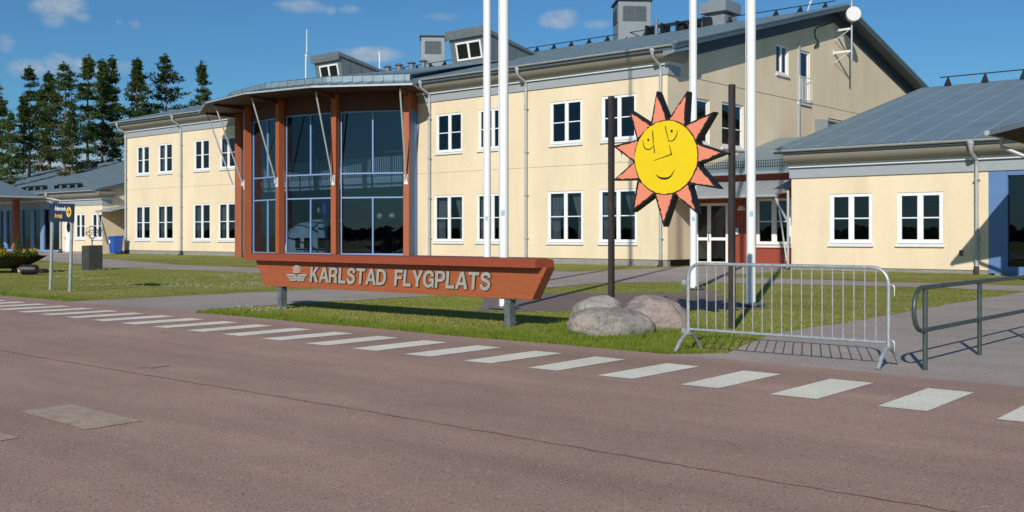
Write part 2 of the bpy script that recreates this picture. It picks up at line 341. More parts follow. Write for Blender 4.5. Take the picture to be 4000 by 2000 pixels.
def window(parent, P, s0, s1, z0, z1, curtain=None, fw=.11, cross=True, mull=.13, rec=.03, sill=True, tb=.045, blind=False):
    """casement window: frame with centre mullion and transoms, one mesh of panes, a sill, maybe curtains"""
    f = MB(); o0, o1 = -rec - .09, -rec
    f.pbox(P, s0, s0 + fw, o0, o1, z0, z1); f.pbox(P, s1 - fw, s1, o0, o1, z0, z1)
    f.pbox(P, s0 + fw, s1 - fw, o0, o1, z1 - fw, z1); f.pbox(P, s0 + fw, s1 - fw, o0, o1, z0, z0 + fw * 1.15)
    sm = (s0 + s1) / 2
    if mull: f.pbox(P, sm - mull / 2, sm + mull / 2, o0, o1 + .008, z0 + fw * 1.15, z1 - fw)
    if cross:
        zm = z0 + (z1 - z0) * (.5 if cross is True else cross)
        spans = [(s0 + fw, sm - mull / 2), (sm + mull / 2, s1 - fw)] if mull else [(s0 + fw, s1 - fw)]
        for a, b in spans: f.pbox(P, a, b, o0 + .02, o1 - .012, zm - tb / 2, zm + tb / 2)
    # thin casement beads give the frame a second step
    cells = [(s0 + fw, sm - mull / 2), (sm + mull / 2, s1 - fw)] if mull else [(s0 + fw, s1 - fw)]
    for a, b in cells:
        f.pbox(P, a, a + .03, o0 + .01, o1 - .02, z0 + fw * 1.15, z1 - fw); f.pbox(P, b - .03, b, o0 + .01, o1 - .02, z0 + fw * 1.15, z1 - fw)
    w = f.build('window', 'white', parent)
    g = MB(); og = -rec - .06
    for a, b in cells: g.quad(P(a + .03, og, z0 + fw), P(b - .03, og, z0 + fw), P(b - .03, og, z1 - fw), P(a + .03, og, z1 - fw))
    g.build('pane', 'glass', w)
    if sill:
        m = MB(); m.hexa([P(s0 - .05, .09, z0 - .13), P(s1 + .05, .09, z0 - .13), P(s1 + .05, -.1, z0 - .13), P(s0 - .05, -.1, z0 - .13),
                          P(s0 - .05, .09, z0 - .06), P(s1 + .05, .09, z0 - .06), P(s1 + .05, -.1, z0 - .003), P(s0 - .05, -.1, z0 - .003)])
        m.build('sill', 'sill', w)
    if curtain:
        wd = (s1 - s0)
        for side in (0, 1):
            c = MB(); n = 14; rows = 6; top = z1 - .05; bot = z0 + .1
            vs = []
            for j in range(rows + 1):
                q = j / rows; width = wd * (.40 - .17 * math.sin(math.pi * min(1, q * 1.15) / 1.6) ** 2) if curtain == 1 else wd * (.18 + .02 * math.sin(q * 5))
                for i in range(n + 1):
                    a = i / n; s_ = s0 + .03 + width * a if side == 0 else s1 - .03 - width * a
                    vs.append(P(s_, -.32 + .035 * math.sin(a * 22 + side), top + (bot - top) * q))
            c.add(vs, [(j * (n + 1) + i, j * (n + 1) + i + 1, (j + 1) * (n + 1) + i + 1, (j + 1) * (n + 1) + i) for j in range(rows) for i in range(n)])
            c.build('curtain', 'curtain', w, smooth=True)
    if blind:
        c = MB(); z = z1 - .1; b = z0 + .12
        while z > b: c.quad(P(s0 + .05, -.2, z), P(s1 - .05, -.2, z), P(s1 - .05, -.23, z - .022), P(s0 + .05, -.23, z - .022)); z -= .05
        c.build('blind', 'blind', w)
    return w
def text_mesh(txt, size, shear=0, offset=0, extrude=.01, xs=1.0):
    cu = bpy.data.curves.new('lettering', 'FONT'); cu.body = txt; cu.size = size; cu.shear = shear; cu.offset = offset; cu.extrude = extrude
    cu.resolution_u = 4
    o = bpy.data.objects.new('lettering', cu); COL.objects.link(o)
    dg = bpy.context.evaluated_depsgraph_get(); dg.update()
    me = bpy.data.meshes.new_from_object(o.evaluated_get(dg))
    bpy.data.objects.remove(o); bpy.data.curves.remove(cu)
    return me
def text_on(name, txt, P, s0, s1, z0, capheight, depth, mats, parent, shear=0, bold=0.0, o=0.0):
    """letters fitted between s0 and s1 on the plane P, standing proud by depth"""
    me = text_mesh(txt, 1.0, shear, bold, .5)
    xs = [v.co.x for v in me.vertices]; ys = [v.co.y for v in me.vertices]
    x0, x1 = min(xs), max(xs); y0 = 0.0; H = max(ys)
    off = Vector((0, 0, 0)); q = parent
    while q is not None: off += q.location; q = q.parent
    for v in me.vertices:
        s_ = s0 + (v.co.x - x0) / (x1 - x0) * (s1 - s0); z = z0 + v.co.y / H * capheight
        v.co = Vector(P(s_, o + (v.co.z + .5) * depth, z)) - off
    for m in mats: me.materials.append(MT[m])
    me.update()
    if len(mats) > 1:
        nrm = (Vector(P(0, 1, 0)) - Vector(P(0, 0, 0))).normalized()
        for p in me.polygons: p.material_index = 0 if abs(p.normal.dot(nrm)) > .7 else 1
    ob = bpy.data.objects.new(name, me); COL.objects.link(ob); ob.parent = parent
    return ob

def _stroke_outline(c, w):
    L_ = []; R_ = []
    P_ = [Vector(p) for p in c]; Q = []
    for i in range(len(P_) - 1):
        p0, p1, p2, p3 = P_[max(0, i - 1)], P_[i], P_[i + 1], P_[min(len(P_) - 1, i + 2)]
        for k in range(3):
            t = k / 3; Q.append(.5 * ((2 * p1) + (p2 - p0) * t + (2 * p0 - 5 * p1 + 4 * p2 - p3) * t * t + (3 * p1 - p0 - 3 * p2 + p3) * t ** 3))
    Q.append(P_[-1]); n = len(Q)
    for i, p in enumerate(Q):
        d = (Q[min(i + 1, n - 1)] - Q[max(i - 1, 0)]).normalized(); nn = Vector((-d.y, d.x)); L_.append(tuple(p + nn * w)); R_.append(tuple(p - nn * w))
    return L_ + R_[::-1]
GLYPH = {
 'K': (.90, [[(0,0),(0,1),(.21,1),(.21,.60),(.55,1),(.81,1),(.45,.62),(.84,0),(.58,0),(.31,.46),(.21,.34),(.21,0)]]),
 'A': (.98, [[(0,0),(.36,1),(.60,1),(.96,0),(.74,0),(.67,.22),(.29,.22),(.22,0)], [(.355,.39),(.605,.39),(.48,.76)]]),
 'R': (.94, [[(0,0),(0,1),(.5,1),(.65,.97),(.75,.88),(.785,.73),(.75,.60),(.63,.50),(.71,.45),(.755,.36),(.765,.15),(.785,.05),(.83,0),(.60,0),(.57,.08),(.56,.26),(.53,.35),(.44,.385),(.21,.385),(.21,0)], [(.21,.55),(.45,.55),(.54,.59),(.575,.69),(.54,.79),(.45,.83),(.21,.83)]]),
 'L': (.74, [[(0,0),(0,1),(.21,1),(.21,.18),(.67,.18),(.67,0)]]),
 'S': (.90, [_stroke_outline([(.71,.70),(.66,.85),(.53,.915),(.40,.92),(.24,.87),(.17,.76),(.21,.64),(.35,.57),(.50,.52),(.66,.44),(.71,.29),(.64,.15),(.50,.08),(.36,.08),(.20,.15),(.12,.32)], .1)]),
 'T': (.88, [[(.30,0),(.30,.82),(0,.82),(0,1),(.81,1),(.81,.82),(.51,.82),(.51,0)]]),
 'D': (.96, [[(0,0),(0,1),(.42,1),(.62,.95),(.76,.83),(.83,.65),(.845,.5),(.83,.35),(.76,.17),(.62,.05),(.42,0)], [(.21,.175),(.39,.175),(.53,.22),(.61,.33),(.635,.5),(.61,.67),(.53,.78),(.39,.825),(.21,.825)]]),
 'F': (.78, [[(0,0),(0,1),(.69,1),(.69,.82),(.21,.82),(.21,.60),(.62,.60),(.62,.425),(.21,.425),(.21,0)]]),
 'Y': (.92, [[(.335,0),(.335,.38),(0,1),(.24,1),(.44,.58),(.64,1),(.88,1),(.545,.38),(.545,0)]]),
 'G': (1.0, [[(.68,.66),(.62,.78),(.49,.83),(.35,.79),(.25,.67),(.22,.5),(.25,.32),(.35,.20),(.49,.16),(.62,.20),(.69,.28),(.71,.37),(.50,.37),(.50,.53),(.89,.53),(.89,0),(.77,0),(.74,.11),(.62,.01),(.46,-.02),(.26,.03),(.11,.16),(.02,.36),(0,.5),(.02,.66),(.11,.84),(.27,.97),(.48,1.02),(.68,.98),(.82,.86),(.885,.66)]]),
 'P': (.88, [[(0,0),(0,1),(.48,1),(.64,.97),(.75,.87),(.79,.69),(.75,.51),(.64,.41),(.48,.37),(.21,.37),(.21,0)], [(.21,.53),(.43,.53),(.54,.575),(.58,.69),(.54,.80),(.43,.84),(.21,.84)]]),
}
def glyphs_on(name, txt, P, s0, s1, z0, cap, depth, mats, parent, shear=0):
    """bold grotesque capitals drawn as filled outlines, fitted between s0 and s1"""
    cu = bpy.data.curves.new('lettering', 'CURVE'); cu.dimensions = '2D'; cu.fill_mode = 'BOTH'; cu.extrude = .5
    x = 0; xmax = 0
    for ch in txt:
        adv, polys = GLYPH[ch]
        for poly in polys:
            sp = cu.splines.new('POLY'); sp.points.add(len(poly) - 1); sp.use_cyclic_u = True
            for pt, (a, b) in zip(sp.points, poly): pt.co = (x + a + shear * b, b, 0, 1); xmax = max(xmax, x + a + shear * b)
        x += adv
    o = bpy.data.objects.new('lettering', cu); COL.objects.link(o); dg = bpy.context.evaluated_depsgraph_get(); dg.update()
    me = bpy.data.meshes.new_from_object(o.evaluated_get(dg)); bpy.data.objects.remove(o); bpy.data.curves.remove(cu)
    off = Vector((0, 0, 0)); q = parent
    while q is not None: off += q.location; q = q.parent
    me.materials.clear()
    for m in mats: me.materials.append(MT[m])
    for v in me.vertices: v.co = Vector(P(s0 + v.co.x / xmax * (s1 - s0), (v.co.z + .5) * depth, z0 + v.co.y * cap)) - off
    me.update(); nrm = (Vector(P(0, 1, 0)) - Vector(P(0, 0, 0))).normalized()
    for p in me.polygons: p.material_index = 0 if abs(p.normal.dot(nrm)) > .7 else len(mats) - 1
    ob = bpy.data.objects.new(name, me); COL.objects.link(ob); ob.parent = parent; return ob
# ================================================================== MAIN TERMINAL
V0, U1, U0 = 38.8, -24.68, -71.1           # facade plane, right gable plane, left gable plane
EV, EZ, RV, RZ = 38.02, 9.60, 55.9, 14.19   # eave and ridge of the main roof
KS = (RZ - EZ) / (RV - EV)
def roof_z(v): return EZ + KS * (v - EV) if v < RV else RZ - KS * (v - RV)
main = thing('terminal_building', 'long two storey cream airport terminal with grey roof and curved glass hall', 'building', ((U0 + U1) / 2, V0 + 10, 0))
PF, PG = Vpl(V0), Upl(U1)
HL, HR = -55.45, -40.40                    # opening of the glass hall

def win_from_px(x0, x1, yt0, yt1, yb, V):
    a = onV(x0, yt0, V); b = onV(x1, yt1, V); c = onV((x0 + x1) / 2, yb, V)
    return a[0], b[0], c[2], (a[2] + b[2]) / 2
UP = (5.72, 7.74); LO = (1.06, 3.47)
right_cols = [((1703.5, 1805.5), (1695, 1810)), ((1868, 1980), (1861, 1984)), ((2149, 2274), (2139, 2277)), ((2350, 2485), (2340, 2488))]
left_cols = [((533, 583), (528, 586)), ((618, 673), (613, 676)), ((758, 818), (754, 821)), ((859, 921), (852, 921))]
wins = []
for up, lo in right_cols + left_cols:
    for (xa, xb), (z0, z1), lower in ((up, UP, False), (lo, LO, True)):
        a = onV(xa, 700, V0)[0]; b = onV(xb, 700, V0)[0]
        if b > HL - .1 and b < -50: b = HL - .12
        wins.append((a, b, z0, z1, lower))
holes = [(a, b, z0 - .06, z1) for a, b, z0, z1, _ in wins]
JZ = 4.66
w = MB()
hl = holes + [(HL, HR, .30, 9.1)]
holed_wall(w, PF, U0, U1, .30, lambda s: JZ - .012, [(a, b, c, min(d, JZ - .012)) for a, b, c, d in hl if c < JZ])
holed_wall(w, PF, U0, U1, JZ + .012, lambda s: 9.25, [(a, b, max(c, JZ + .012), d) for a, b, c, d in hl if d > JZ])
jb = Vpl(V0 + .02)                                       # shadow joint between the storeys
for a, b in ((U0, HL), (HR, U1)): w.quad(jb(a, 0, JZ - .014), jb(b, 0, JZ - .014), jb(b, 0, JZ + .014), jb(a, 0, JZ + .014))
# gable wall
gz = lambda v: roof_z(v) - .26
gwin = []
def gw(x0, x1, yt, yb): 
    a = onU(x0, yt, U1); b = onU(x1, yt, U1); c = onU((x0 + x1) / 2, yb, U1); t = onU((x0 + x1) / 2, yt, U1)
    return (a[1], b[1], c[2], t[2])
G_small = gw(3032, 3080, 176, 290); G_door = gw(3117, 3164, 198, 402)
G_a = gw(2712, 2772, 386, 560); G_b = gw(2820, 2905, 404, 576)
gh = [G_small, G_door, G_a, G_b]
GJ = onU(2651, 293, U1)[2]
BV = 2 * RV - V0
holed_wall(w, PG, V0, BV, .30, lambda s: GJ - .02, [(a, b, c, min(d, GJ - .02)) for a, b, c, d in gh if c < GJ])
holed_wall(w, PG, V0, BV, GJ + .02, gz, [(a, b, max(c, GJ + .02), d) for a, b, c, d in gh if d > GJ], extra=(RV,))
w.quad((U1 - .02, V0, GJ - .022), (U1 - .02, BV, GJ - .022), (U1 - .02, BV, GJ + .022), (U1 - .02, V0, GJ + .022))
w.poly([(U0, V0, 0), (U0, BV, 0), (U0, BV, gz(BV)), (U0, RV, gz(RV)), (U0, V0, gz(V0))])
w.quad((U0, BV, 0), (U1, BV, 0), (U1, BV, gz(BV)), (U0, BV, gz(BV)))
w.build('wall', 'plaster', main)
for a, b in ((U0 + .05, HL), (HR, U1 - .05)): pl = MB(); pl.box(a, b, V0 + .05, V0 + .3, 0, .302); pl.build('plinth', 'plinth', main)
for a, b, z0, z1, lower in wins:
    right = a > -40
    window(main, PF, a, b, z0, z1, curtain=(1 if right else 2) if lower else (2 if (not right and rnd.random() < .5) else None), fw=.11 if right else .10, mull=.14, cross=.5)
window(main, PG, *G_small, cross=False, mull=.12, fw=.10, rec=.06)
window(main, PG, *G_a, cross=.42, mull=0, fw=.11, rec=.06, blind=True)
window(main, PG, *G_b, cross=.42, mull=0, fw=.11, rec=.06, blind=True)
gd = window(main, PG, *G_door, cross=False, mull=0, fw=.12, rec=.06)
r = MB(); a, b, c, d = G_door                       # french balcony railing
for z in (c + .12, c + 1.32): r.pbox(PG, a - .03, b + .03, .10, .14, z, z + .04)
n = 9
for i in range(n + 1):
    s_ = a - .02 + (b - a + .04) * i / n; r.pbox(PG, s_ - .011, s_ + .011, .11, .13, c + .16, c + 1.32)
r.build('balcony_railing', 'rail', gd)
# eaves: frieze, moulding, cove
def sweep_eaves(parent, V, ua, ub, corner_u, ret, z0, z1, zg, endcap_left=True, cove_o=.66):
    """profile swept along the facade and, if ret, round the corner at corner_u onto the gable"""
    parts = [('frieze', 'frieze', [(.0, z0), (.07, z0), (.07, z1 - .10), (.0, z1 - .10)]),
             ('moulding', 'mould', [(.0, z1 - .098), (.18, z1 - .098), (.18, z1), (.22, z1 + .002), (.22, z1 + .035), (.0, z1 + .035)]),
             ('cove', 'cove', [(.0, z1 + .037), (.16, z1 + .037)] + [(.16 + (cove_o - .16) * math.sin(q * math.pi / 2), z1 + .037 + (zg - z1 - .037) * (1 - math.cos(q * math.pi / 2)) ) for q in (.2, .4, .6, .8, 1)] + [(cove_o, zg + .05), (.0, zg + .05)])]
    for name, m, prof in parts:
        mb = MB()
        A = [(ua, V - o, z) for o, z in prof]
        if ret:
            B = [(corner_u + o, V - o, z) for o, z in prof]; Cc = [(corner_u + o, V + ret, z) for o, z in prof]
            mb.prism(A, B, caps=False); mb.prism(B, Cc, caps=False)
            mb.poly(A); mb.poly(Cc)
        else: mb.prism(A, [(ub, V - o, z) for o, z in prof])
        mb.build(name, m, parent, tri=True, smooth=(name == 'cove'))
Z0F, Z1F, ZGF = 8.42, 8.93, 9.36
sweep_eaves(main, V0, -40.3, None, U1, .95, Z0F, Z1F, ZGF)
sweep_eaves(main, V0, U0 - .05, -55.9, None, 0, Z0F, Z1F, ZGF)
def half_gutter(parent, ua, ub, V, z, rr=.085, brackets=True):
    mb = MB(); pr = []
    for k in range(9):
        t = math.pi + math.pi * k / 8; pr.append((rr * math.cos(t), rr * math.sin(t)))
    outer = pr; inner = [(x * .82, y * .82) for x, y in reversed(pr)]
    prof = outer + inner
    mb.prism([(ua, V + x, z + y) for x, y in prof], [(ub, V + x, z + y) for x, y in prof])
    mb.box(ua - .01, ua, V - rr, V + rr, z - rr, z + .005); mb.box(ub, ub + .01, V - rr, V + rr, z - rr, z + .005)
    if brackets:
        u = ua + .4
        while u < ub:
            mb.box(u - .02, u + .02, V - rr - .012, V + rr, z - .01, z + .02); u += 1.15
    return mb.build('gutter', 'gutter', parent, tri=True)
half_gutter(main, -39.3, -23.95, EV - .06, EZ - .06)
half_gutter(main, U0 - .75, -57.6, EV - .06, EZ - .06)
def downpipe(parent, u, V, zg, zb, name='downpipe', og=.78, rr=.068, du=.0):
    mb = MB(); P = Vpl(V)
    mb.tube([P(u - du, og, zg), P(u - du, og, zg - .28), P(u - du, og - .06, zg - .40), P(u, .2, zb + .12), P(u, .13, zb), P(u, .13, zb - .2), P(u, .13, .28)], rr, 10)
    o = mb.build(name, 'gutter', parent, smooth=True)
    h = MB(); h.lathe(P(u - du, og, zg - .26), [(.075, 0), (.12, .16), (.12, .26)], 10); h.build('outlet', 'gutter', o)
    c = MB()
    for z in np.arange(1.2, zb - .3, 2.1): c.box(u - .09, u + .09, V - .21, V, z, z + .04)
    c.build('pipe_clip', 'gutter', o)
    b = MB(); b.tube([P(u, .13, .02), P(u, .13, .3)], .09, 10); b.tube([P(u, .13, .08), P(u, .3, .02)], .07, 8); b.build('drain_boot', 'boot', o)
    return o
for x in (1677, 2054, 2580): downpipe(main, onV(x, 800, V0 - .13)[0], V0, EZ - .10, 8.75)
for x in (490, 706): downpipe(main, onV(x, 800, V0 - .13)[0], V0, EZ - .10, 8.75)
downpipe(main, -56.0, V0, EZ - .3, 8.6)
gp = MB(); v = onU(3119, 400, U1)[1]; gp.box(U1, U1 + .10, v - .07, v + .07, 3.0, onU(3119, 172, U1)[2]); gp.build('gable_downpipe', 'frieze', main)
# main roof
def gable_roof(parent, ua, ub, ev, ez, rv, rz, t=.24, seam=1.2, verge_mat='roof_side', hip=0, seam_mat='roof'):
    mb = MB(); k = (rz - ez) / (rv - ev); be = 2 * rv - ev
    sec = [(ev, ez), (rv, rz), (be, ez), (be, ez - t), (rv, rz - t), (ev, ez - t)]
    A = [(ua, y, z) for y, z in sec]; B = [(ub, y, z) for y, z in sec]
    if hip: A[1] = (ua + hip, rv, rz); A[4] = (ua + hip, rv, rz - t)
    mb.add(A + B, [(0, 1, 7, 6), (1, 2, 8, 7)], 0)
    mb.add(A + B, [(2, 3, 9, 8), (3, 4, 10, 9), (4, 5, 11, 10), (5, 0, 6, 11)], 1)
    if hip: mb.add(A, [(0, 2, 1)], 0); mb.add(A, [(0, 5, 3, 2)], 1)
    else: mb.add(A, [(0, 5, 4, 1), (1, 4, 3, 2)], 1)
    mb.add(B, [(0, 1, 4, 5), (1, 2, 3, 4)], 1)
    u = ua + .6
    while u < ub - .1:
        y1 = rv - .05
        if hip and u < ua + hip: y1 = ev + (rv - ev) * (u - ua) / hip - .05
        z1 = ez + k * (y1 - ev)
        mb.hexa([(u - .015, ev + .02, ez + .006), (u + .015, ev + .02, ez + .006), (u + .015, y1, z1), (u - .015, y1, z1),
                 (u - .010, ev + .02, ez + .034), (u + .010, ev + .02, ez + .034), (u + .010, y1, z1 + .028), (u - .010, y1, z1 + .028)], 2); u += seam
    r = mb.build('roof', ['roof', verge_mat, seam_mat], parent)
    return r
RL, RR = U0 - .85, U1 + .85
mroof = gable_roof(main, RL, RR, EV, EZ, RV, RZ, t=.27)
bg_ = MB(); o_ = U1 + .09
for va, vb in ((V0 + .96, RV), (2 * RV - V0, RV)):
    za, zb_ = roof_z(va) - .28, roof_z(vb) - .28
    bg_.hexa([(U1 + .002, va, za - .55), (o_, va, za - .55), (o_, vb, zb_ - .55), (U1 + .002, vb, zb_ - .55), (U1 + .002, va, za), (o_, va, za), (o_, vb, zb_), (U1 + .002, vb, zb_)])
bg_.build('verge_board', 'barge', main)
vg = MB()                                              # rounded verge capping along the gable edge
vg.tube([(RR - .05, EV + .1, EZ + .02), (RR - .05, RV, RZ + .02), (RR - .05, 2 * RV - EV, EZ + .02)], .10, 8)
vg.build('verge_cap', 'roof', mroof, smooth=True)
bx = MB()                                              # boxed return under the verge at the eave corner
bx.hexa([(U1 + .25, EV + .02, EZ - .52), (RR - .03, EV + .02, EZ - .40), (RR - .03, EV + 1.9, EZ - .0), (U1 + .25, EV + 1.9, EZ - .1),
         (U1 + .25, EV + .02, EZ - .28), (RR - .03, EV + .02, EZ - .28), (RR - .03, EV + 1.9, EZ + .17), (U1 + .25, EV + 1.9, EZ + .17)])
bx.build('boxed_return', 'roof', main)
def ridge_rail(parent, ua, ub, v, z, sp=1.5, h=.34, thick=.03):
    mb = MB(); u = ua
    mb.box(ua - .4, ub + .4, v - thick, v + thick, z + h - .05, z + h)
    while u <= ub:
        mb.hexa([(u - .14, v - .22, z - .05), (u + .14, v - .22, z - .05), (u + .14, v + .1, z - .02), (u - .14, v + .1, z - .02),
                 (u - .03, v - .03, z + h - .05), (u + .03, v - .03, z + h - .05), (u + .03, v + .03, z + h - .05), (u - .03, v + .03, z + h - .05)]); u += sp
    return mb.build('snow_rail', 'black', parent)
ridge_rail(mroof, -70, RR - 1.0, RV - .25, RZ - .05, thick=.022)
# dormers
def dormer(ua, ub, vf, zt, vb, lean=.5):
    d = MB(); zb = roof_z(vf + lean) - .35; zr = roof_z(vb)
    A = [(ua, vf, zt), (ua, vb + .6, zr - .1), (ua, vf + lean, zb)]; B = [(ub, vf, zt), (ub, vb + .6, zr - .1), (ub, vf + lean, zb)]
    d.prism(A, B); o = d.build('dormer', 'housing', main)
    c = MB(); c.hexa([(ua - .12, vf - .14, zt - .16), (ub + .12, vf - .14, zt - .16), (ub + .12, vb + .5, zr - .06), (ua - .12, vb + .5, zr - .06),
                      (ua - .12, vf - .18, zt + .10), (ub + .12, vf - .18, zt + .10), (ub + .12, vb + .5, zr + .08), (ua - .12, vb + .5, zr + .08)])
    c.hexa([(ua - .1, vf - .10, zt - .42), (ub + .1, vf - .10, zt - .42), (ub + .1, vf - .02, zt - .42), (ua - .1, vf - .02, zt - .42),
            (ua - .1, vf - .17, zt - .163), (ub + .1, vf - .17, zt - .163), (ub + .1, vf - .05, zt - .163), (ua - .1, vf - .05, zt - .163)])
    c.build('dormer_roof', 'housing', o)
    sl = lean / (zt - zb)
    Pd = lambda s, oo, z: (s, vf + (zt - z) * sl - oo, z)
    wf = MB(); a, b, z0, z1 = ua + .48, ub - .30, zb + .72, zt - .62; m = (a + b) / 2
    for q in ((a, a + .10, z0, z1), (b - .10, b, z0, z1), (m - .07, m + .07, z0 + .1, z1 - .1), (a + .1, b - .1, z0, z0 + .1), (a + .1, b - .1, z1 - .1, z1)):
        wf.pbox(Pd, q[0], q[1], .0, .05, q[2], q[3])
    wf.build('dormer_window', 'white', o)
    g = MB()
    for q in ((a + .1, m - .07), (m + .07, b - .1)): g.pbox(Pd, q[0], q[1], .004, .015, z0 + .1, z1 - .1)
    g.build('dormer_pane', 'paneblack', o)
    s = MB()
    for q in (.2, .42, .64):
        v_ = vf + (vb - vf) * q; z_ = zt + (zr - zt) * q
        s.box(ub + .001, ub + .03, v_ - .015, v_ + .015, roof_z(v_) - .1, z_ - .12)
    s.build('sheet_seam', 'roof_side', o)
m = bpy.data.materials.new('dark_dormer_glass'); nt = NT(m); out = nt.n('ShaderNodeOutputMaterial'); b_ = nt.n('ShaderNodeBsdfPrincipled')
b_.inputs['Base Color'].default_value = (.01, .012, .012, 1); b_.inputs['Roughness'].default_value = .05; nt.l(b_.outputs[0], out.inputs[0]); MT['paneblack'] = m
dormer(-43.6, -40.8, 44.4, 13.4, 48.9); dormer(-56.4, -53.7, 44.4, 13.4, 48.9)
def vent_tower(cx_, cy_, half, zb, zt, deg):
    ca, sa = math.cos(math.radians(deg)), math.sin(math.radians(deg))
    def turn(mb): mb.v = [(cx_ + x * ca - y * sa, cy_ + x * sa + y * ca, z) for x, y, z in mb.v]; return mb
    o = MB(); o.box(-half, half, -half, half, zb, zt); t = turn(o).build('vent_tower', 'tower', main, bevel=.02)
    c = MB(); c.box(-half - .12, half + .12, -half - .12, half + .12, zt + .002, zt + .09); turn(c).build('vent_cap', 'black', t)
    for side in (0, 1):
        l = MB(); z0, z1 = zt - 1.30, zt - .36; w_ = half - .34
        for a, b in ((-w_, -.03), (.03, w_)):
            z = z0
            while z < z1: l.hexa([(a, -half - .05, z), (b, -half - .05, z), (b, -half, z), (a, -half, z), (a, -half - .02, z + .07), (b, -half - .02, z + .07), (b, -half, z + .07), (a, -half, z + .07)]); z += .075
        for q in (-w_ - .06, -.03, w_): l.box(q, q + .06, -half - .055, -half - .001, z0, z1)
        if side: l.v = [(y, -x, z) for x, y, z in l.v]
        turn(l).build('louver', 'louver', t)
VT = 56.6
for xa, xb, yt in ((2403, 2531, 17), (1645, 1738, 152)):
    a = onV(xa, yt, VT); b = onV(xb, yt, VT); m_ = onV((xa + xb) / 2, yt, VT); dist = math.hypot(m_[0], m_[1]); wdt = (xb - xa) / F * (m_[1] * CA - m_[0] * SA) * .98
    vent_tower(m_[0], VT, wdt / 2, 13.3, m_[2], 45)
for u in (-56, -54.8, -53.5, -52.3):
    p = MB(); z = roof_z(50.8); p.lathe((u, 50.8, z - .2), [(.20, 0), (.20, .78)], 12); o = p.build('vent_pipe', 'housing', mroof, smooth=True)
    c = MB(); c.lathe((u, 50.8, z + .6), [(.22, 0), (.34, .02), (.34, .05), (.10, .16)], 12); c.build('vent_pipe', 'housing', mroof, smooth=False)
st = MB(); z = 13.3
xa = onV(2745, 60, 55.2)[0]; xb = onV(2830, 60, 55.2)[0]; zc = onV(2790, 48, 55.2)[2]; zd_ = onV(2790, 5, 55.2)[2]
st.box(xa, xb, 55.2, 56.8, z, zc - .2); st.box(xa + .2, xb - .2, 55.4, 56.6, zc - .198, zc)
st.box(xa - .15, xb + .15, 55.05, 56.95, zc + .002, zd_); st.box(xa + .25, xb - .25, 55.5, 56.5, zd_ + .002, zd_ + .25)
st.build('exhaust_stack', 'tower', main, bevel=.015)
st = MB()
st.box(-36.0, -31.8, 54.6, 54.9, 14.35, 14.42); st.box(-36.0, -31.8, 54.1, 54.3, 14.18, 14.24)
for u in (-36, -34.9, -33.8, -32.7, -31.95): st.box(u, u + .12, 54.0, 55.0, 13.6, 14.35)
for u in (-33.9, -33.1): st.box(u, u + .5, 54.3, 54.8, 13.6, 14.2)
st.build('roof_walkway', 'black', mroof)
p = MB(); p.tube([(-34.9, 53.6, 13.4), (-34.9, 53.6, 14.55)], .11, 10); p.build('vent_pipe', 'housing', mroof, smooth=True)
p = MB(); p.tube([(-25.9, 55.2, 13.9), (-25.7, 55.2, 14.5), (-24.6, 55.2, 15.7)], .03, 6); p.sphere((-25.7, 55.2, 14.45), .08, 5); p.build('lightning_rod', 'dish', mroof)
# black cable hanging on the gable
c = MB(); q = [onU(x, y, U1 + .05) for x, y in ((3280, 78), (3215, 100), (3190, 108), (3183, 125), (3186, 148), (3196, 163), (3185, 178), (3181, 185), (3198, 178), (3200, 165))]
c.tube(q, .03, 6); c.build('cable', 'black', main, smooth=True)

# ---- interior of the main block
i = MB()
for a, b in ((U0 + .2, HL - .05), (HR + .05, U1 - .3)):
    i.box(a, b, V0 + .35, V0 + 7.5, .05, .10, 1); i.box(a, b, V0 + .25, V0 + 7.5, 4.35, 4.68); i.box(a, b, V0 + .25, V0 + 7.5, 8.6, 8.7)
    i.box(a, b, V0 + 7.5, V0 + 7.6, .0, 9.2); i.box(a - .05, a, V0 + .25, V0 + 7.5, 0, 9.0); i.box(b, b + .05, V0 + .25, V0 + 7.5, 0, 9.0)
i.box(U1 - 6, U1 - 5.9, V0 + 7.7, BV - 1, 0, 11)
i.box(HL - 1, HR + 1, V0 + 8, V0 + 8.1, 0, 11.5)
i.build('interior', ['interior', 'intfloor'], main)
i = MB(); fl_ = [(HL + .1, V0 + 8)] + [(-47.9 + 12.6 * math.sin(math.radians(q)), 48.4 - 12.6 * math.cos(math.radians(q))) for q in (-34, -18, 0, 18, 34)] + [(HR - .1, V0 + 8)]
i.prism([(x, y, .02) for x, y in fl_], [(x, y, .08) for x, y in fl_]); i.build('interior_floor', 'intfloor', main, tri=True)

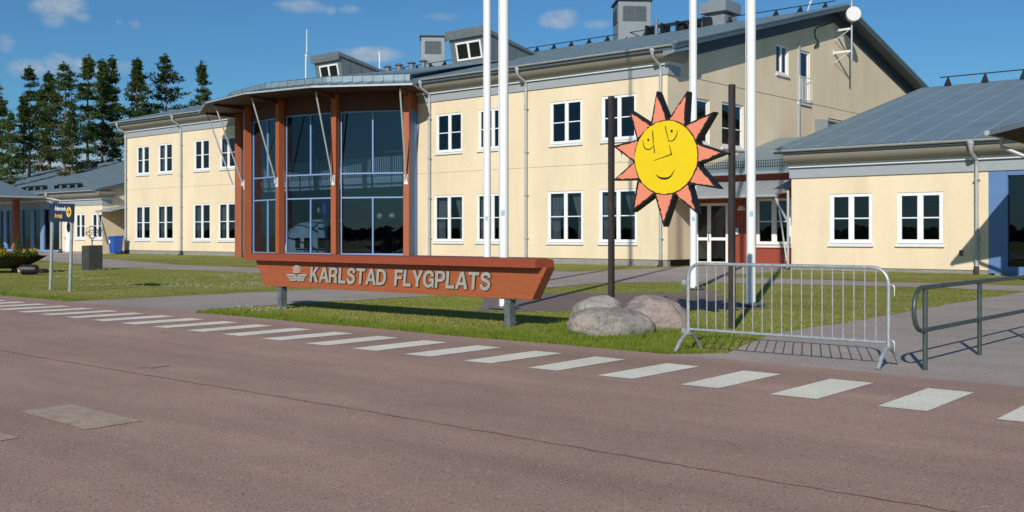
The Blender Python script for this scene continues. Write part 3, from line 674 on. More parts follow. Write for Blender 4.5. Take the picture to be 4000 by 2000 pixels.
# ---- curved glass hall
HC = (-47.9, 48.4)
def arc(R, deg, z=None):
    a = math.radians(deg); p = (HC[0] + R * math.sin(a), HC[1] - R * math.cos(a)); return p if z is None else (*p, z)
angs = [-36, -18, 0, 18, 36]
for a in angs:
    c = MB(); t = math.radians(a); d = Vector((math.sin(t), -math.cos(t), 0)); s_ = Vector((math.cos(t), math.sin(t), 0)); ctr = Vector(arc(12.98, a, 0))
    pts = [ctr + s_ * x + d * y for x, y in ((-.155, -.17), (.155, -.17), (.155, .24), (-.155, .24))]
    c.hexa([tuple(p) for p in pts] + [tuple(p + Vector((0, 0, 8.955))) for p in pts]); c.build('hall_column', 'redwood', main, bevel=.015)
    st = MB(); A = Vector(arc(13.30, a, 4.40)); B = Vector(arc(14.9, a, 8.90)); st.tube([A, A + (B - A) * .04, A + (B - A) * .93, B], [.028, .048, .048, .03], 10)
    so = st.build('strut', 'gutter', main, smooth=True)
    br = MB(); ctr = Vector(arc(13.25, a, 4.38)); pts = [ctr + s_ * x + d * y for x, y in ((-.10, -.03), (.10, -.03), (.10, .0), (-.10, .0))]
    br.hexa([tuple(p + Vector((0, 0, -.32))) for p in pts] + [tuple(p + Vector((0, 0, .22))) for p in pts])
    for x in (-.06, .06):
        pts = [ctr + s_ * (x + q) + d * y for q, y in ((-.012, 0), (.012, 0), (.012, .12), (-.012, .12))]
        br.hexa([tuple(p + Vector((0, 0, -.12))) for p in pts] + [tuple(p + Vector((0, 0, .12))) for p in pts])
    br.build('bracket', 'mould', so)
    bm_ = MB(); A = Vector(arc(13.2, a, 8.80)); B = Vector(arc(15.0, a, 8.87)); pts = [s_ * -.09, s_ * .09]
    bm_.hexa([tuple(A + pts[0] + Vector((0, 0, -.1))), tuple(B + pts[0]), tuple(B + pts[1]), tuple(A + pts[1] + Vector((0, 0, -.1))),
              tuple(A + pts[0] + Vector((0, 0, .16))), tuple(B + pts[0] + Vector((0, 0, .08))), tuple(B + pts[1] + Vector((0, 0, .08))), tuple(A + pts[1] + Vector((0, 0, .16)))])
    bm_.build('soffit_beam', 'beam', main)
for a0, a1 in zip(angs[:-1], angs[1:]):
    P, L = Lpl(arc(12.82, a0), arc(12.82, a1)); e = .18
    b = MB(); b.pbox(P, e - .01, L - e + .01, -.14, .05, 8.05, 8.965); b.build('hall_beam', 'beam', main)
    f = MB(); fw = .062; o0, o1 = -.16, -.05
    for x in (e, L - e - fw): f.pbox(P, x, x + fw, o0, o1, .10, 8.045)
    x0, x1 = e + fw, L - e - fw
    for z in (.10, 3.36, 4.66, 7.97): f.pbox(P, x0, x1, o0, o1, z, z + (.075 if z > .2 else .3))
    mm = (x0 + x1) / 2 + .02
    for za, zb in ((.40, 3.36), (4.735, 7.97)): f.pbox(P, mm - .0375, mm + .0375, o0, o1 + .005, za, zb)
    fo = f.build('hall_glazing', 'blueframe', main)
    g = MB(); o = -.11
    for (xa, xb, za, zb) in ((x0, mm - .0375, .40, 3.36), (mm + .0375, x1, .40, 3.36), (x0, x1, 3.435, 4.66), (x0, mm - .0375, 4.735, 7.97), (mm + .0375, x1, 4.735, 7.97)):
        g.quad(P(xa, o, za), P(xb, o, za), P(xb, o, zb), P(xa, o, zb))
    g.build('pane', 'hallglass', fo)
# hall side walls
P, L = Lpl((HL - .1, V0 + .05), arc(13.0, -36)); s = MB(); s.pbox(P, 0, L - .165, -.15, 0, 0, 8.95); s.build('hall_side_wall', 'redpanel', main)
P, L = Lpl(arc(13.0, 36), (HR, V0 + .05)); s = MB(); s.pbox(P, .165, L, -.12, .0, 0, 8.05); s.pbox(P, .165, L, -.12, .0, 8.052, 8.95, 1); s.build('hall_side_wall', ['bluepanel', 'redwood'], main)
# canopy roof
fas = [(-58.6, 39.3), (-58.6, 37.0), (-53.6, 34.3), (-48.5, 33.42), (-43.6, 34.2), (-38.9, 37.0), (-38.9, 39.3)]
inn = [(-57.3, 39.3), (-57.3, 37.9), (-53.0, 35.65), (-48.4, 34.85), (-44.0, 35.55), (-40.0, 37.85), (-40.0, 39.3)]
KC = .984; fas = [(x * KC if 0 < k_ < 6 else x, y * KC if 0 < k_ < 6 else y) for k_, (x, y) in enumerate(fas)]
fas[0] = (-57.2, 38.7); fas[-1] = (-39.95, 38.7); inn[0] = (-56.4, 39.1); inn[-1] = (-40.7, 39.1)
c = MB(); zf0, zf1, zi, zi2 = 8.96, 9.07, 9.56, 9.86
n = len(fas)
for k in range(n - 1):
    a, b, ia, ib = fas[k], fas[k + 1], inn[k], inn[k + 1]
    c.quad((*a, zf0 + .02), (*b, zf0 + .02), (*b, zf1), (*a, zf1), 1)
    c.quad((*a, zf1), (*b, zf1), (*ib, zi), (*ia, zi)); c.quad((*ia, zi), (*ib, zi), (*ib, zi2), (*ia, zi2))
    c.quad((*ia, zi2), (*ib, zi2), (ib[0], 46.5, roof_z(46.5) + .03), (ia[0], 46.5, roof_z(46.5) + .03))
co_ = c.build('canopy_roof', ['roof', 'gutter'], main, recalc=False)
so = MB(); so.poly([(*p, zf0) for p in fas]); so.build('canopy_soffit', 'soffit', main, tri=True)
sm = MB()
for k in range(1, n - 2):
    a, b, ia, ib = [Vector((*p, z)) for p, z in ((fas[k], zf1), (fas[k + 1], zf1), (inn[k], zi), (inn[k + 1], zi))]
    m_ = max(2, int((b - a).length / .62))
    for q in range(m_):
        t = (q + .5) / m_; A = a.lerp(b, t); B = ia.lerp(ib, t); D = B + Vector((0, 0, zi2 - zi)); E_ = Vector((B.x, 46.0, roof_z(46.0) + .035)); up = Vector((0, 0, .02))
        sm.tube([A + up, B + up + Vector((0, -.01, 0)), D + up + Vector((0, -.02, 0)), E_ + up], .014, 4)
sm.build('canopy_seam', 'roof_side', co_)
# hall interior: gallery, balustrade, blue column
g = MB(); ME = 39.6
g.box(HL + .2, HR - .2, ME, V0 + 8, 4.05, 4.15); g.build('gallery_floor', 'interior', main)
g = MB(); u = HL + .3
while u < HR - 1.5: g.box(u, u + 2.35, ME - .06, ME - .02, 4.10, 4.70); u += 2.6
g.build('gallery_front', 'mezz', main)
g = MB(); u = HL + .3
while u < HR - 1.5:
    for k in range(15): g.box(u + .1 + k * .155, u + .15 + k * .155, ME - .10, ME - .065, 4.55, 5.80)
    g.box(u, u + .06, ME - .12, ME - .062, 4.15, 6.02); u += 2.6
g.build('balustrade', 'rail', main)
g = MB(); g.box(HL + .3, HR - .3, ME - .12, ME - .06, 6.03, 6.09); g.build('handrail', 'redwood', main)
g = MB(); g.lathe((-50.9, 41.2, 2.35), [(.34, 0), (.34, 4.1)], 16); g.build('interior_column', 'bluecol', main, smooth=True)
g = MB(); g.box(-51.35, -50.45, 40.8, 41.6, .08, 2.2); g.box(-51.6, -50.2, 40.55, 41.85, 2.202, 2.34); g.build('column_casing', 'mezz', main, bevel=.02)

# ================================================================== single-storey wings
V1 = 38.2; WE, WEZ, WRV, WRZ = 37.45, 4.74, 53.6, 8.88
wing = thing('side_wing', 'low cream wing with sheet metal roof and blue framed glass entrance', 'building', (-9, V1 + 8, 0))
lwing = thing('side_wing', 'far low cream wing with white door beyond the blue bin, shaded glass entrance', 'building', (-92, V1 + 8, 0))
wing['group'] = lwing['group'] = 'single storey wings of the terminal'
P1 = Vpl(V1)
WL = -18.57; BAYL = -11.2
w1 = [win_from_px(3240.5, 3407.7, 757, 755, 960, V1), win_from_px(3504, 3684, 752, 749, 961, V1)]
ww = MB(); holed_wall(ww, P1, WL, BAYL, .16, lambda s: 4.5, [(a, b, c, d) for a, b, c, d in [(x[0], x[1], x[2] - .06 + .1, x[3]) for x in w1]])
ww.quad(P1(2.5, 0, 0), P1(9, 0, 0), P1(9, 0, 4.5), P1(2.5, 0, 4.5)); ww.quad(P1(BAYL, 0, 3.6), P1(2.5, 0, 3.6), P1(2.5, 0, 4.5), P1(BAYL, 0, 4.5))
WB = 2 * WRV - V1; wz = lambda v: (WEZ + .2566 * (v - WE) if v < WRV else WRZ - .2566 * (v - WRV)) - .2
for u in (WL, 9): ww.poly([(u, V1, .0), (u, WB, .0), (u, WB, wz(WB)), (u, WRV, wz(WRV)), (u, V1, wz(V1))])
ww.build('wall', 'plaster', wing)
pl = MB(); pl.box(WL + .05, BAYL, V1 + .04, V1 + .3, 0, .165); pl.build('plinth', 'plinth', wing)
for a, b, c, d in w1: window(wing, P1, a, b, c + .1, d, fw=.12, mull=.15, blind=True)
sweep_eaves(wing, V1, WL - .06, 9, None, 0, 3.62, 4.12, 4.52)
gable_roof(wing, WL - .38, 9.4, WE, WEZ, WRV, WRZ, t=.2, seam=1.15, seam_mat='seamlight')
ridge_rail(wing, WL + 1, 9, WRV - .2, WRZ, sp=1.75, h=.42)
half_gutter(wing, WL - .38, 9.4, WE - .06, WEZ - .05)
downpipe(wing, onV(3815, 800, V1 - .13)[0], V1, WEZ - .08, 3.95)
bp = MB(); bp.box(BAYL, BAYL + .62, V1 - .02, V1 + .2, .30, 3.60); bp.box(BAYL, 2.5, V1 - .022, V1 + .2, .06, .298); bp.box(BAYL + .63, 2.5, V1 - .02, V1 + .2, 3.45, 3.6)
for u in (-8.6, -6.6, -4.6, -2.6, -.6): bp.box(u, u + .09, V1, V1 + .15, .3, 3.45)
bo = bp.build('entrance_glazing', 'bluepanel', wing)
g = MB(); g.quad((BAYL + .62, V1 + .1, .3), (2.5, V1 + .1, .3), (2.5, V1 + .1, 3.45), (BAYL + .62, V1 + .1, 3.45)); g.build('pane', 'hallglass', bo)
bb = MB(); bb.box(BAYL + .2, 2.5, V1 - .01, V1 + .2, .0, .058); bb.build('entrance_plinth', 'plinth', wing)
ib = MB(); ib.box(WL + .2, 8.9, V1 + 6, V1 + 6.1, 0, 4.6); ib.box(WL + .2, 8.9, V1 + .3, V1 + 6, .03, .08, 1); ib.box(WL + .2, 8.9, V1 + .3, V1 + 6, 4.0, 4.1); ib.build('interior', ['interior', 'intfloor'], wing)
ib = MB(); q = onV(3755, 987, V1); ib.box(q[0] - .05, q[0] + .05, V1 - .07, V1, q[2] - .11, q[2] + .09); ib.build('wall_socket', 'louver', wing)
# entrance canopy of the right wing: gabled roof reaching out towards the road
CU, CV, CZ = -9.2, 31.5, 4.42
def entrance_canopy(parent, u0, vf, vb, z, half=6.5, pitch=.2, dirn=1, colu=1.3):
    e = MB(); rz_ = z + half * pitch; ur = u0 + dirn * half; ue = u0 + dirn * 2 * half
    sec = [(u0, z), (ur, rz_), (ue, z), (ue, z - .16), (ur, rz_ - .16), (u0, z - .16)]
    A = [(u, vf, zz) for u, zz in sec]; B = [(u, vb, zz) for u, zz in sec]
    e.add(A + B, [(0, 1, 7, 6), (1, 2, 8, 7)], 0)
    e.add(A + B, [(3, 4, 10, 9), (4, 5, 11, 10)], 1); e.add(A, [(0, 1, 4, 5), (1, 2, 3, 4)], 2); e.add(A + B, [(5, 0, 6, 11), (2, 3, 9, 8)], 2)
    eo = e.build('entrance_canopy', ['roof', 'soffit', 'roof_side'], parent)
    l = MB(); l.tube([(u0 - dirn * .07, vf - .05, z - .10), (u0 - dirn * .07, vb, z - .10)], .075, 10); l.build('canopy_gutter', 'gutter', eo, smooth=True)
    for v_ in (vf + .9,):
        for u_ in (u0 + dirn * colu, ue - dirn * colu):
            c_ = MB(); c_.box(u_ - .2, u_ + .2, v_, v_ + .4, 0, z - .1); c_.build('canopy_column', 'redwood', parent, bevel=.015)
    return eo
eo = entrance_canopy(wing, CU, CV, V1 - .9, CZ)
p = MB(); p.tube([(CU + .05, CV + .9, CZ - .15), (CU + .05, CV + .9, CZ - .45), (CU + 1.2, CV + 1.0, CZ - 1.0), (CU + 1.32, CV + 1.0, CZ - 1.3), (CU + 1.32, CV + 1.0, .1)], .06, 10); p.build('downpipe', 'gutter', eo, smooth=True)

# left wing (mirror plan, hipped far end)
LR = -73.3
lw = [win_from_px(293.5, 332, 834.5, 834, 932, V1), win_from_px(357.5, 398.5, 833, 833, 932, V1)]
DL, DR = onV(252, 900, V1)[0], onV(277, 900, V1)[0]
LB = onV(239, 900, V1)[0]
ww = MB(); holed_wall(ww, P1, LB, LR, .12, lambda s: 4.5, [(a, b, c - .06, d) for a, b, c, d in lw] + [(DL, DR, .12, 2.75)])
ww.quad(P1(-122, 0, 3.6), P1(LB, 0, 3.6), P1(LB, 0, 4.5), P1(-122, 0, 4.5))
ww.poly([(LR, V1, 0), (LR, WB, 0), (LR, WB, wz(WB)), (LR, WRV, wz(WRV)), (LR, V1, wz(V1))])
ww.build('wall', 'plaster', lwing)
pl = MB(); pl.box(LB, LR - .05, V1 + .04, V1 + .3, 0, .125); pl.build('plinth', 'plinth', lwing)
for a, b, c, d in lw: window(lwing, P1, a, b, c, d, fw=.12, mull=.14)
d = MB(); d.pbox(P1, DL, DR, -.10, -.03, .06, 2.75); do = d.build('door', 'white', lwing, bevel=.01)
d = MB(); zc = 2.0; uc = (DL + DR) / 2 + .1
d.prism([P1(uc + .28 * math.cos(t * math.pi / 10), -.028, zc + .42 * math.sin(t * math.pi / 10)) for t in range(20)], [P1(uc + .28 * math.cos(t * math.pi / 10), .0, zc + .42 * math.sin(t * math.pi / 10)) for t in range(20)])
d.build('oval_pane', 'paneblack', do, tri=True)
d = MB(); d.pbox(P1, DL + .1, DL + .14, -.02, .05, 1.0, 1.25); d.build('door_handle', 'galv', do)
sweep_eaves(lwing, V1, -124, None, LR, .7, 3.62, 4.12, 4.52)
lr = gable_roof(lwing, -123.8, LR + .45, WE, WEZ, WRV, WRZ, t=.2, seam=1.2, hip=16.4)
half_gutter(lwing, -123.5, LR + .1, WE - .06, WEZ - .05)
downpipe(lwing, onV(236, 800, V1 - .13)[0], V1, WEZ - .08, 3.95, du=1.0)
ridge_rail(lr, -106, LR, WRV - .2, WRZ, sp=1.8, h=.35)
for px_, n_ in ((135, 8), (268, 8)):                  # dark snow guards low on the roof
    s = MB(); q = onV(px_, 735, 38.6)[0]; zz = lambda v: WEZ + .2566 * (v - WE)
    for k in range(4): s.box(q - 2 + k * 1.28, q - 1.95 + k * 1.28, 38.4, 38.8, zz(38.4) + .0, zz(38.4) + .34)
    s.box(q - 2, q + 1.95, 38.5, 38.55, zz(38.5) + .26, zz(38.5) + .32); s.box(q - 2, q + 1.95, 38.7, 38.75, zz(38.7) + .30, zz(38.7) + .36); s.build('snow_guard', 'black', lr)
s = MB(); q = onV(346, 652, 50)
for k in (-1, 0, 1): s.box(q[0] - .5 + k * 1.1, q[0] + .3 + k * 1.1, 49.6, 50.2, wz(50), wz(50) + .65)
s.build('roof_vent', 'black', lr)
# glass bay under the left canopy
bp = MB(); u = LB
bp.box(-122, LB, V1 - .02, V1 + .15, 3.42, 3.6); bp.box(-122, LB, V1 - .02, V1 + .15, .03, .2)
for px_ in (0, 15, 45, 85, 120, 158, 196, 232): 
    q = onV(px_, 900, V1)[0]; bp.box(q, q + (.55 if px_ in (120, 158, 15) else .12), V1 - .02, V1 + .15, .2, 3.42)
bo = bp.build('entrance_glazing', 'blueframe', lwing)
g = MB(); g.quad((-122, V1 + .08, .2), (LB, V1 + .08, .2), (LB, V1 + .08, 3.42), (-122, V1 + .08, 3.42)); g.build('pane', 'hallglass', bo)
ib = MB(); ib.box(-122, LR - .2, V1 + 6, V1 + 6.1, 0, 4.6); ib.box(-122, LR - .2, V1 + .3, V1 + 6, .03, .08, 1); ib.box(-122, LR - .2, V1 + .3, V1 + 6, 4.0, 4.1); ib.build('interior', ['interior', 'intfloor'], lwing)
eo = entrance_canopy(lwing, -81.2, 30.5, V1 - .9, 4.42, half=7, dirn=-1, colu=3.2)
c_ = MB(); q = onG(63, 985); c_.box(q[0] - .22, q[0] + .22, q[1] - .2, q[1] + .2, 0, 4.3); c_.build('canopy_column', 'redwood', lwing, bevel=.015)

# ================================================================== linked entrances between block and wing
V2 = 41.2; P2 = Vpl(V2)
def link(label, ua, ub, door_u, win_u, canopy, loc):
    t = thing('link_entrance', label, 'entrance', loc); t['group'] = 'recessed entrances beside the two storey block'
    w = MB(); hs = []
    if door_u: hs.append((door_u[0], door_u[1], .05, 2.82))
    if win_u: hs.append((win_u[0], win_u[1], win_u[2], win_u[3]))
    holed_wall(w, P2, ua, ub, 0, lambda s: 4.05, hs, depth=.12); w.build('panel_wall', 'redpanel', t)
    b = MB(); q = ua + .1
    while q < ub - .05:
        if not any(h[0] - .06 < q < h[1] + .06 for h in hs): b.pbox(P2, q, q + .02, .0, .018, .02, 3.6)
        elif win_u and win_u[0] - .06 < q < win_u[1] + .06: b.pbox(P2, q, q + .02, .0, .018, .02, win_u[2] - .15)
        q += .16
    b.build('batten', 'redpanel', t)
    if door_u:
        a, c = door_u; m_ = a + (c - a) * .42
        f = MB(); 
        for x in (a, m_ - .09, c - .12): f.pbox(P2, x, x + (.18 if x not in (a, c - .12) else .12), -.10, -.02, .05, 2.7)
        f.pbox(P2, a, c, -.10, -.015, 2.7, 2.82)
        for x0, x1 in ((a + .12, m_ - .09), (m_ + .09, c - .12)):
            for z, h in ((.05, .14), (1.15, .13), ): f.pbox(P2, x0, x1, -.09, -.025, z, z + h)
        dd = f.build('door', 'white', t)
        g = MB()
        for x0, x1 in ((a + .12, m_ - .09), (m_ + .09, c - .12)):
            for z0, z1 in ((.19, 1.15), (1.28, 2.7)): g.quad(P2(x0, -.06, z0), P2(x1, -.06, z0), P2(x1, -.06, z1), P2(x0, -.06, z1))
        g.build('pane', 'glass', dd)
        g = MB(); g.tube([P2(m_ + .02, -.02, 1.1), P2(m_ + .02, .06, 1.1), P2(m_ + .02, .06, 1.5), P2(m_ + .02, -.02, 1.5)], .018, 6); g.build('door_handle', 'galvdark', dd)
    if win_u: window(t, P2, *win_u, fw=.11, mull=.18, blind=True, sill=True)
    i = MB(); i.box(ua, ub, V2 + 4, V2 + 4.1, 0, 4); i.box(ua, ub, V2 + .2, V2 + 4, .02, .06, 1); i.box(ua, ub, V2 + .15, V2 + 4, 3.9, 4.0); i.build('interior', ['interior', 'intfloor'], t)
    # upper lean-to roof with snow guard and gutter
    r = MB(); r.hexa([(ua, V2 - .5, 4.02), (ub, V2 - .5, 4.02), (ub, V2 + 8, 6.2), (ua, V2 + 8, 6.2), (ua, V2 - .5, 4.16), (ub, V2 - .5, 4.16), (ub, V2 + 8, 6.34), (ua, V2 + 8, 6.34)])
    ro = r.build('roof', 'roof', t)
    s = MB()
    for z in (4.36, 4.50, 4.64): s.box(ua + .2, ub - .2, V2 + .26, V2 + .28, z, z + .018)
    q = ua + .2
    while q < ub - .2: s.box(q, q + .018, V2 + .255, V2 + .285, 4.34, 4.66); q += .11
    s.build('snow_guard', 'black', ro)
    half_gutter(t, ua + .05, ub - .05, V2 - .58, 4.08)
    c0, c1, vf, zb, zf = canopy
    r = MB(); r.hexa([(c0, vf, zf - .06), (c1, vf, zf - .06), (c1, V2, zb - .06), (c0, V2, zb - .06), (c0, vf, zf), (c1, vf, zf), (c1, V2, zb), (c0, V2, zb)])
    cn = r.build('canopy', 'gutter', t)
    s = MB(); q = c0 + .5
    while q < c1: s.hexa([(q, vf, zf + .002), (q + .03, vf, zf + .002), (q + .03, V2, zb + .002), (q, V2, zb + .002), (q, vf, zf + .03), (q + .03, vf, zf + .03), (q + .03, V2, zb + .03), (q, V2, zb + .03)]); q += .9
    s.build('canopy_seam', 'gutter', cn)
    g = MB(); g.tube([(c0, vf - .06, zf - .05), (c1 + .05, vf - .06, zf - .05)], .06, 8); g.build('canopy_gutter', 'gutter', cn, smooth=True)
    return t
a_ = onV(2716, 900, V2)[0]; b_ = onV(2843, 900, V2)[0]
t = link('recessed red panelled entrance with white glazed door between the main block and near wing', U1 + .02, WL - .02, (a_, b_),
         (onV(2953, 800, V2)[0], WL - 1.45, onV(3015, 955, V2)[2], onV(3015, 775, V2)[2]), (U1 + .02, -19.45, 38.75, 3.78, 3.03), (-21.6, V2, 0))
P3 = (-19.35, V1 + .2)
s = MB(); s.tube([(-19.55, 38.78, 2.98), (-19.45, 38.72, 2.7), (-18.75, 38.12, 2.02), (-18.68, 38.10, 1.95)], .048, 8); s.tube([(-18.66, 38.08, 3.15), (-18.66, 38.08, .1)], .05, 8); s.tube([(-19.5, 38.7, 3.08), (-18.66, 38.08, 3.1)], .05, 8); s.build('downpipe', 'gutter', t, smooth=True)
s = MB(); s.tube([(-19.5, 38.85, 2.95), (-18.72, 38.10, .35)], .036, 8); s.build('strut', 'gutter', t, smooth=True)
l = MB(); q = onV(2893, 815, V2 - .12); l.lathe((q[0], V2 - .02, q[2]), [(.19, -.07), (.2, -.03), (.15, .10), (.02, .16)], 14); l.build('wall_lamp', 'lampwhite', t, smooth=True)
l = MB(); q = onV(2877, 903, V2); l.box(q[0] - .12, q[0] + .12, V2 - .1, V2, q[2] - .15, q[2] + .15); l.build('entry_phone', 'mould', t)
t2 = link('recessed entrance with small grey canopy behind the blue wheelie bin', LR + .02, U0 - .02, (-72.6, -71.5), None, (LR + .03, U0 - .02, 37.75, 3.9, 3.18), (-72.2, V2, 0))
s = MB(); s.tube([(LR + .1, 37.8, 3.05), (LR + .16, 38.3, .9)], .035, 8); s.build('strut', 'gutter', t2, smooth=True)

rh = MB(); a = onU(3182, 463, U1); b = onU(3300, 450, U1); zlo = onU(3182, 515, U1)[2]
rh.hexa([(U1 + .01, a[1], zlo - .6), (U1 + .75, a[1], zlo - .6), (U1 + .75, b[1], zlo - .6), (U1 + .01, b[1], zlo - .6), (U1 + .01, a[1], a[2]), (U1 + .75, a[1], a[2] - .12), (U1 + .75, b[1], a[2] - .12), (U1 + .01, b[1], a[2])])
ho = rh.build('roof_housing', 'tower', main)
rh = MB()
for k in range(4): rh.box(U1 + .752, U1 + .78, a[1] + .05, b[1] - .05, zlo + .05 + k * .2, zlo + .10 + k * .2)
rh.build('louver', 'black', ho)
# ================================================================== GROUND
def sheet(name, pts, z, m, sub=None):
    b = MB(); b.poly([(x, y, z) for x, y in pts]); o = b.build(name, m, None, recalc=False, tri=True); return struct(o)
def inpoly(x, y, poly):
    r = np.zeros(x.shape, bool); n = len(poly); j = n - 1
    for i in range(n):
        xi, yi = poly[i]; xj, yj = poly[j]
        if yi != yj: r ^= ((yi > y) != (yj > y)) & (x < (xj - xi) * (y - yi) / (yj - yi) + xi)
        j = i
    return r
def ragged(pts, step=.35, amp=.05, seed=1):
    """subdivide a plan outline and roughen it so the turf edge is not ruler straight"""
    rr = random.Random(seed); out = []
    for a, b in zip(pts, pts[1:] + pts[:1]):
        d = math.dist(a, b); n = max(1, min(120, int(d / step)))
        for i in range(n):
            t = i / n; x = a[0] + (b[0] - a[0]) * t; y = a[1] + (b[1] - a[1]) * t
            if i: x += rr.gauss(0, amp * .6); y += rr.gauss(0, amp * .6)
            out.append((x, y))
    return out
sheet('ground', [(-900, -500), (700, -500), (700, 1200), (-900, 1200)], 0, 'lawn')
RE = 10.3
road_p = [(-130, -9), (80, -9), (80, RE)] + [(80 - k * .5, RE + .03 * math.sin(k * .9) + .03 * math.sin(k * .37)) for k in range(1, 420)] + [(-130, RE)]
sheet('road', road_p, .012, 'road')
path_l = [(-21.2, RE - .1), (-16.4, RE - .1), (-17.0, 11.2), (-17.1, 13), (-16.9, 18), (-17.6, 23.6), (-21.4, 23.6), (-21.2, 17)]
path_r = [(-6.75, RE - .1), (60, RE - .1), (60, 27.8), (-7.2, 27.8), (-7.05, 22), (-6.85, 17), (-6.8, 13.4), (-6.3, 11.5), (-6.1, 10.9)]
cross = [(60, 27.4), (-6.9, 27.4), (-9.8, 28.2), (-12.1, 27.5), (-16.6, 26.7), (-18.3, 23.2), (-28, 22.6), (-36.3, 22.7), (-41.6, 22.2), (-60, 27), (-140, 27),
         (-140, 38.6), (-73.2, 38.6), (-60.7, 31), (-44.2, 26.5), (-36.8, 25.9), (-30, 31), (-24, 31.2), (-24, 41.3), (-18.7, 41.3), (-18.0, 31.5), (-16.8, 30.4), (-12.1, 30.6), (-9.8, 30.7), (60, 31)]
pav = [(-12.9, 13.9), (-15.2, 16.6), (-17.9, 18.9), (-15.7, 19.2), (-13.1, 21.5), (-13.6, 23.1), (-12.9, 23.0), (-12.5, 21.6), (-10.15, 18.8), (-9.2, 18.3), (-9.3, 17.6), (-11.6, 15.1)]
sheet('path', ragged(path_l, .4, .06, 2), .008, 'path'); sheet('path', ragged(path_r, .4, .05, 3), .0085, 'path')
sheet('path', ragged(cross, .5, .06, 4), .0045, 'path'); sheet('paving', ragged(pav, .3, .05, 5), .006, 'paving')
mk = MB()
for k in range(-46, 12):
    u = -6.99 + .925 * k; j = [rnd.uniform(-.02, .02) for _ in range(4)]
    mk.poly([(u + j[0], 8.28, .0165), (u + .40 + j[1], 8.30, .0165), (u + .38 + j[2], 9.55, .0165), (u - .04 + j[3], 9.55, .0165)])
struct(mk.build('road_markings', 'marking', None, recalc=False))
mk = MB()
mk.poly([(-8.26, 3.62, .0165), (-7.13, 3.60, .0165), (-7.15, 4.03, .0165), (-8.30, 4.06, .0165)])
mk.poly([(-8.3, 2.72, .0165), (-7.16, 2.74, .0165), (-7.19, 3.15, .0165), (-8.3, 3.14, .0165)])
mk.poly([(-12.6, 3.62, .0165), (-11.45, 3.60, .0165), (-11.45, 4.03, .0165), (-12.6, 4.06, .0165)])
struct(mk.build('road_markings', 'fadedmark', None, recalc=False))
mk = MB(); rr = random.Random(3)
def seam(pts, w):
    L_ = []; R_ = []
    for i, p in enumerate(pts):
        a = pts[max(0, i - 1)]; b = pts[min(len(pts) - 1, i + 1)]; d = Vector((b[0] - a[0], b[1] - a[1])).normalized(); n_ = Vector((-d.y, d.x)); ww_ = w * rr.uniform(.45, 1.3)
        L_.append((p[0] + n_.x * ww_, p[1] + n_.y * ww_, .0168)); R_.append((p[0] - n_.x * ww_, p[1] - n_.y * ww_, .0168))
    for i in range(len(pts) - 1): mk.quad(L_[i], R_[i], R_[i + 1], L_[i + 1])
seam([(u, 5.40 + .02 * math.sin(u * .7) + rr.gauss(0, .008)) for u in np.arange(-24, 6, .12)], .014)
seam([onG(x, y)[:2] for x, y in ((543, 1443), (575, 1440), (590, 1443), (620, 1438), (660, 1434))], .03)
seam([onG(x, y)[:2] for x, y in ((630, 1300), (655, 1301), (690, 1300))], .02)
struct(mk.build('road_seam', 'tar', None, recalc=False))

# ------------------------------------------------------------------ turf
def blades(name, P, h, w, m, lean=.5, seed=1):
    g = np.random.default_rng(seed); n = len(P); a = g.uniform(0, 2 * math.pi, n); d = np.stack([np.cos(a), np.sin(a)], 1) * (w / 2)[:, None]
    ln = g.normal(0, lean, (n, 2)) * h[:, None]
    v = np.zeros((n, 3, 3)); v[:, 0, :2] = P - d; v[:, 1, :2] = P + d; v[:, 2, :2] = P + ln; v[:, 2, 2] = h
    me = bpy.data.meshes.new(name); me.vertices.add(n * 3); me.vertices.foreach_set('co', v.reshape(-1))
    me.loops.add(n * 3); me.loops.foreach_set('vertex_index', np.arange(n * 3, dtype=np.int32))
    me.polygons.add(n); me.polygons.foreach_set('loop_start', np.arange(0, n * 3, 3, dtype=np.int32))
    try: me.polygons.foreach_set('loop_total', np.full(n, 3, np.int32))
    except Exception: pass
    me.update(calc_edges=True); me.validate(); me.materials.append(MT[m])
    o = bpy.data.objects.new(name, me); COL.objects.link(o); return struct(o, 'stuff')
g = np.random.default_rng(5)
def scatter(x0, x1, y0, y1, n):
    P = np.stack([g.uniform(x0, x1, n), g.uniform(y0, y1, n)], 1); k = np.ones(n, bool)
    for q in (path_l, path_r, cross, pav): k &= ~inpoly(P[:, 0], P[:, 1], q)
    return P[k & (P[:, 1] > RE)]
def cl(P, s=1.3):     # soft patchiness
    return np.array([mnoise.noise(Vector((p[0] * s, p[1] * s, 3.1))) for p in P])
A = scatter(-17, -6, RE, 17.5, 70000); B = scatter(-48, -21, RE - .02, 22.5, 90000); Cc = scatter(-17, -7, 17.5, 27, 26000)
P = np.concatenate([A, B, Cc]); q = cl(P)
h = np.clip(.022 + .010 * q + g.normal(0, .006, len(P)), .008, .05)
blades('lawn_grass', P, h, g.uniform(.007, .013, len(P)), 'blade', .7, 11)
E = scatter(-17, -6.3, RE, RE + 1.0, 26000); E = E[g.uniform(0, 1, len(E)) < np.clip(1.15 - (E[:, 1] - RE) / .8, 0, 1)]
E2 = scatter(-46, -21.3, RE - .03, RE + .6, 16000)
E3 = scatter(-10, -6.6, RE, 13.2, 12000); E3 = E3[g.uniform(0, 1, len(E3)) < .55]
ang_ = g.uniform(0, 6.283, 5200); rad_ = g.normal(1.08, .14, 5200); BQ = np.concatenate([np.stack([cx_ + np.cos(ang_[k::3]) * rx_ * rad_[k::3], cy_ + np.sin(ang_[k::3]) * ry_ * rad_[k::3]], 1) for k, (cx_, cy_, rx_, ry_) in enumerate(((-8.55, 11.95, .66, .6), (-9.3, 12.72, .45, .42), (-8.42, 13.1, .5, .5)))])
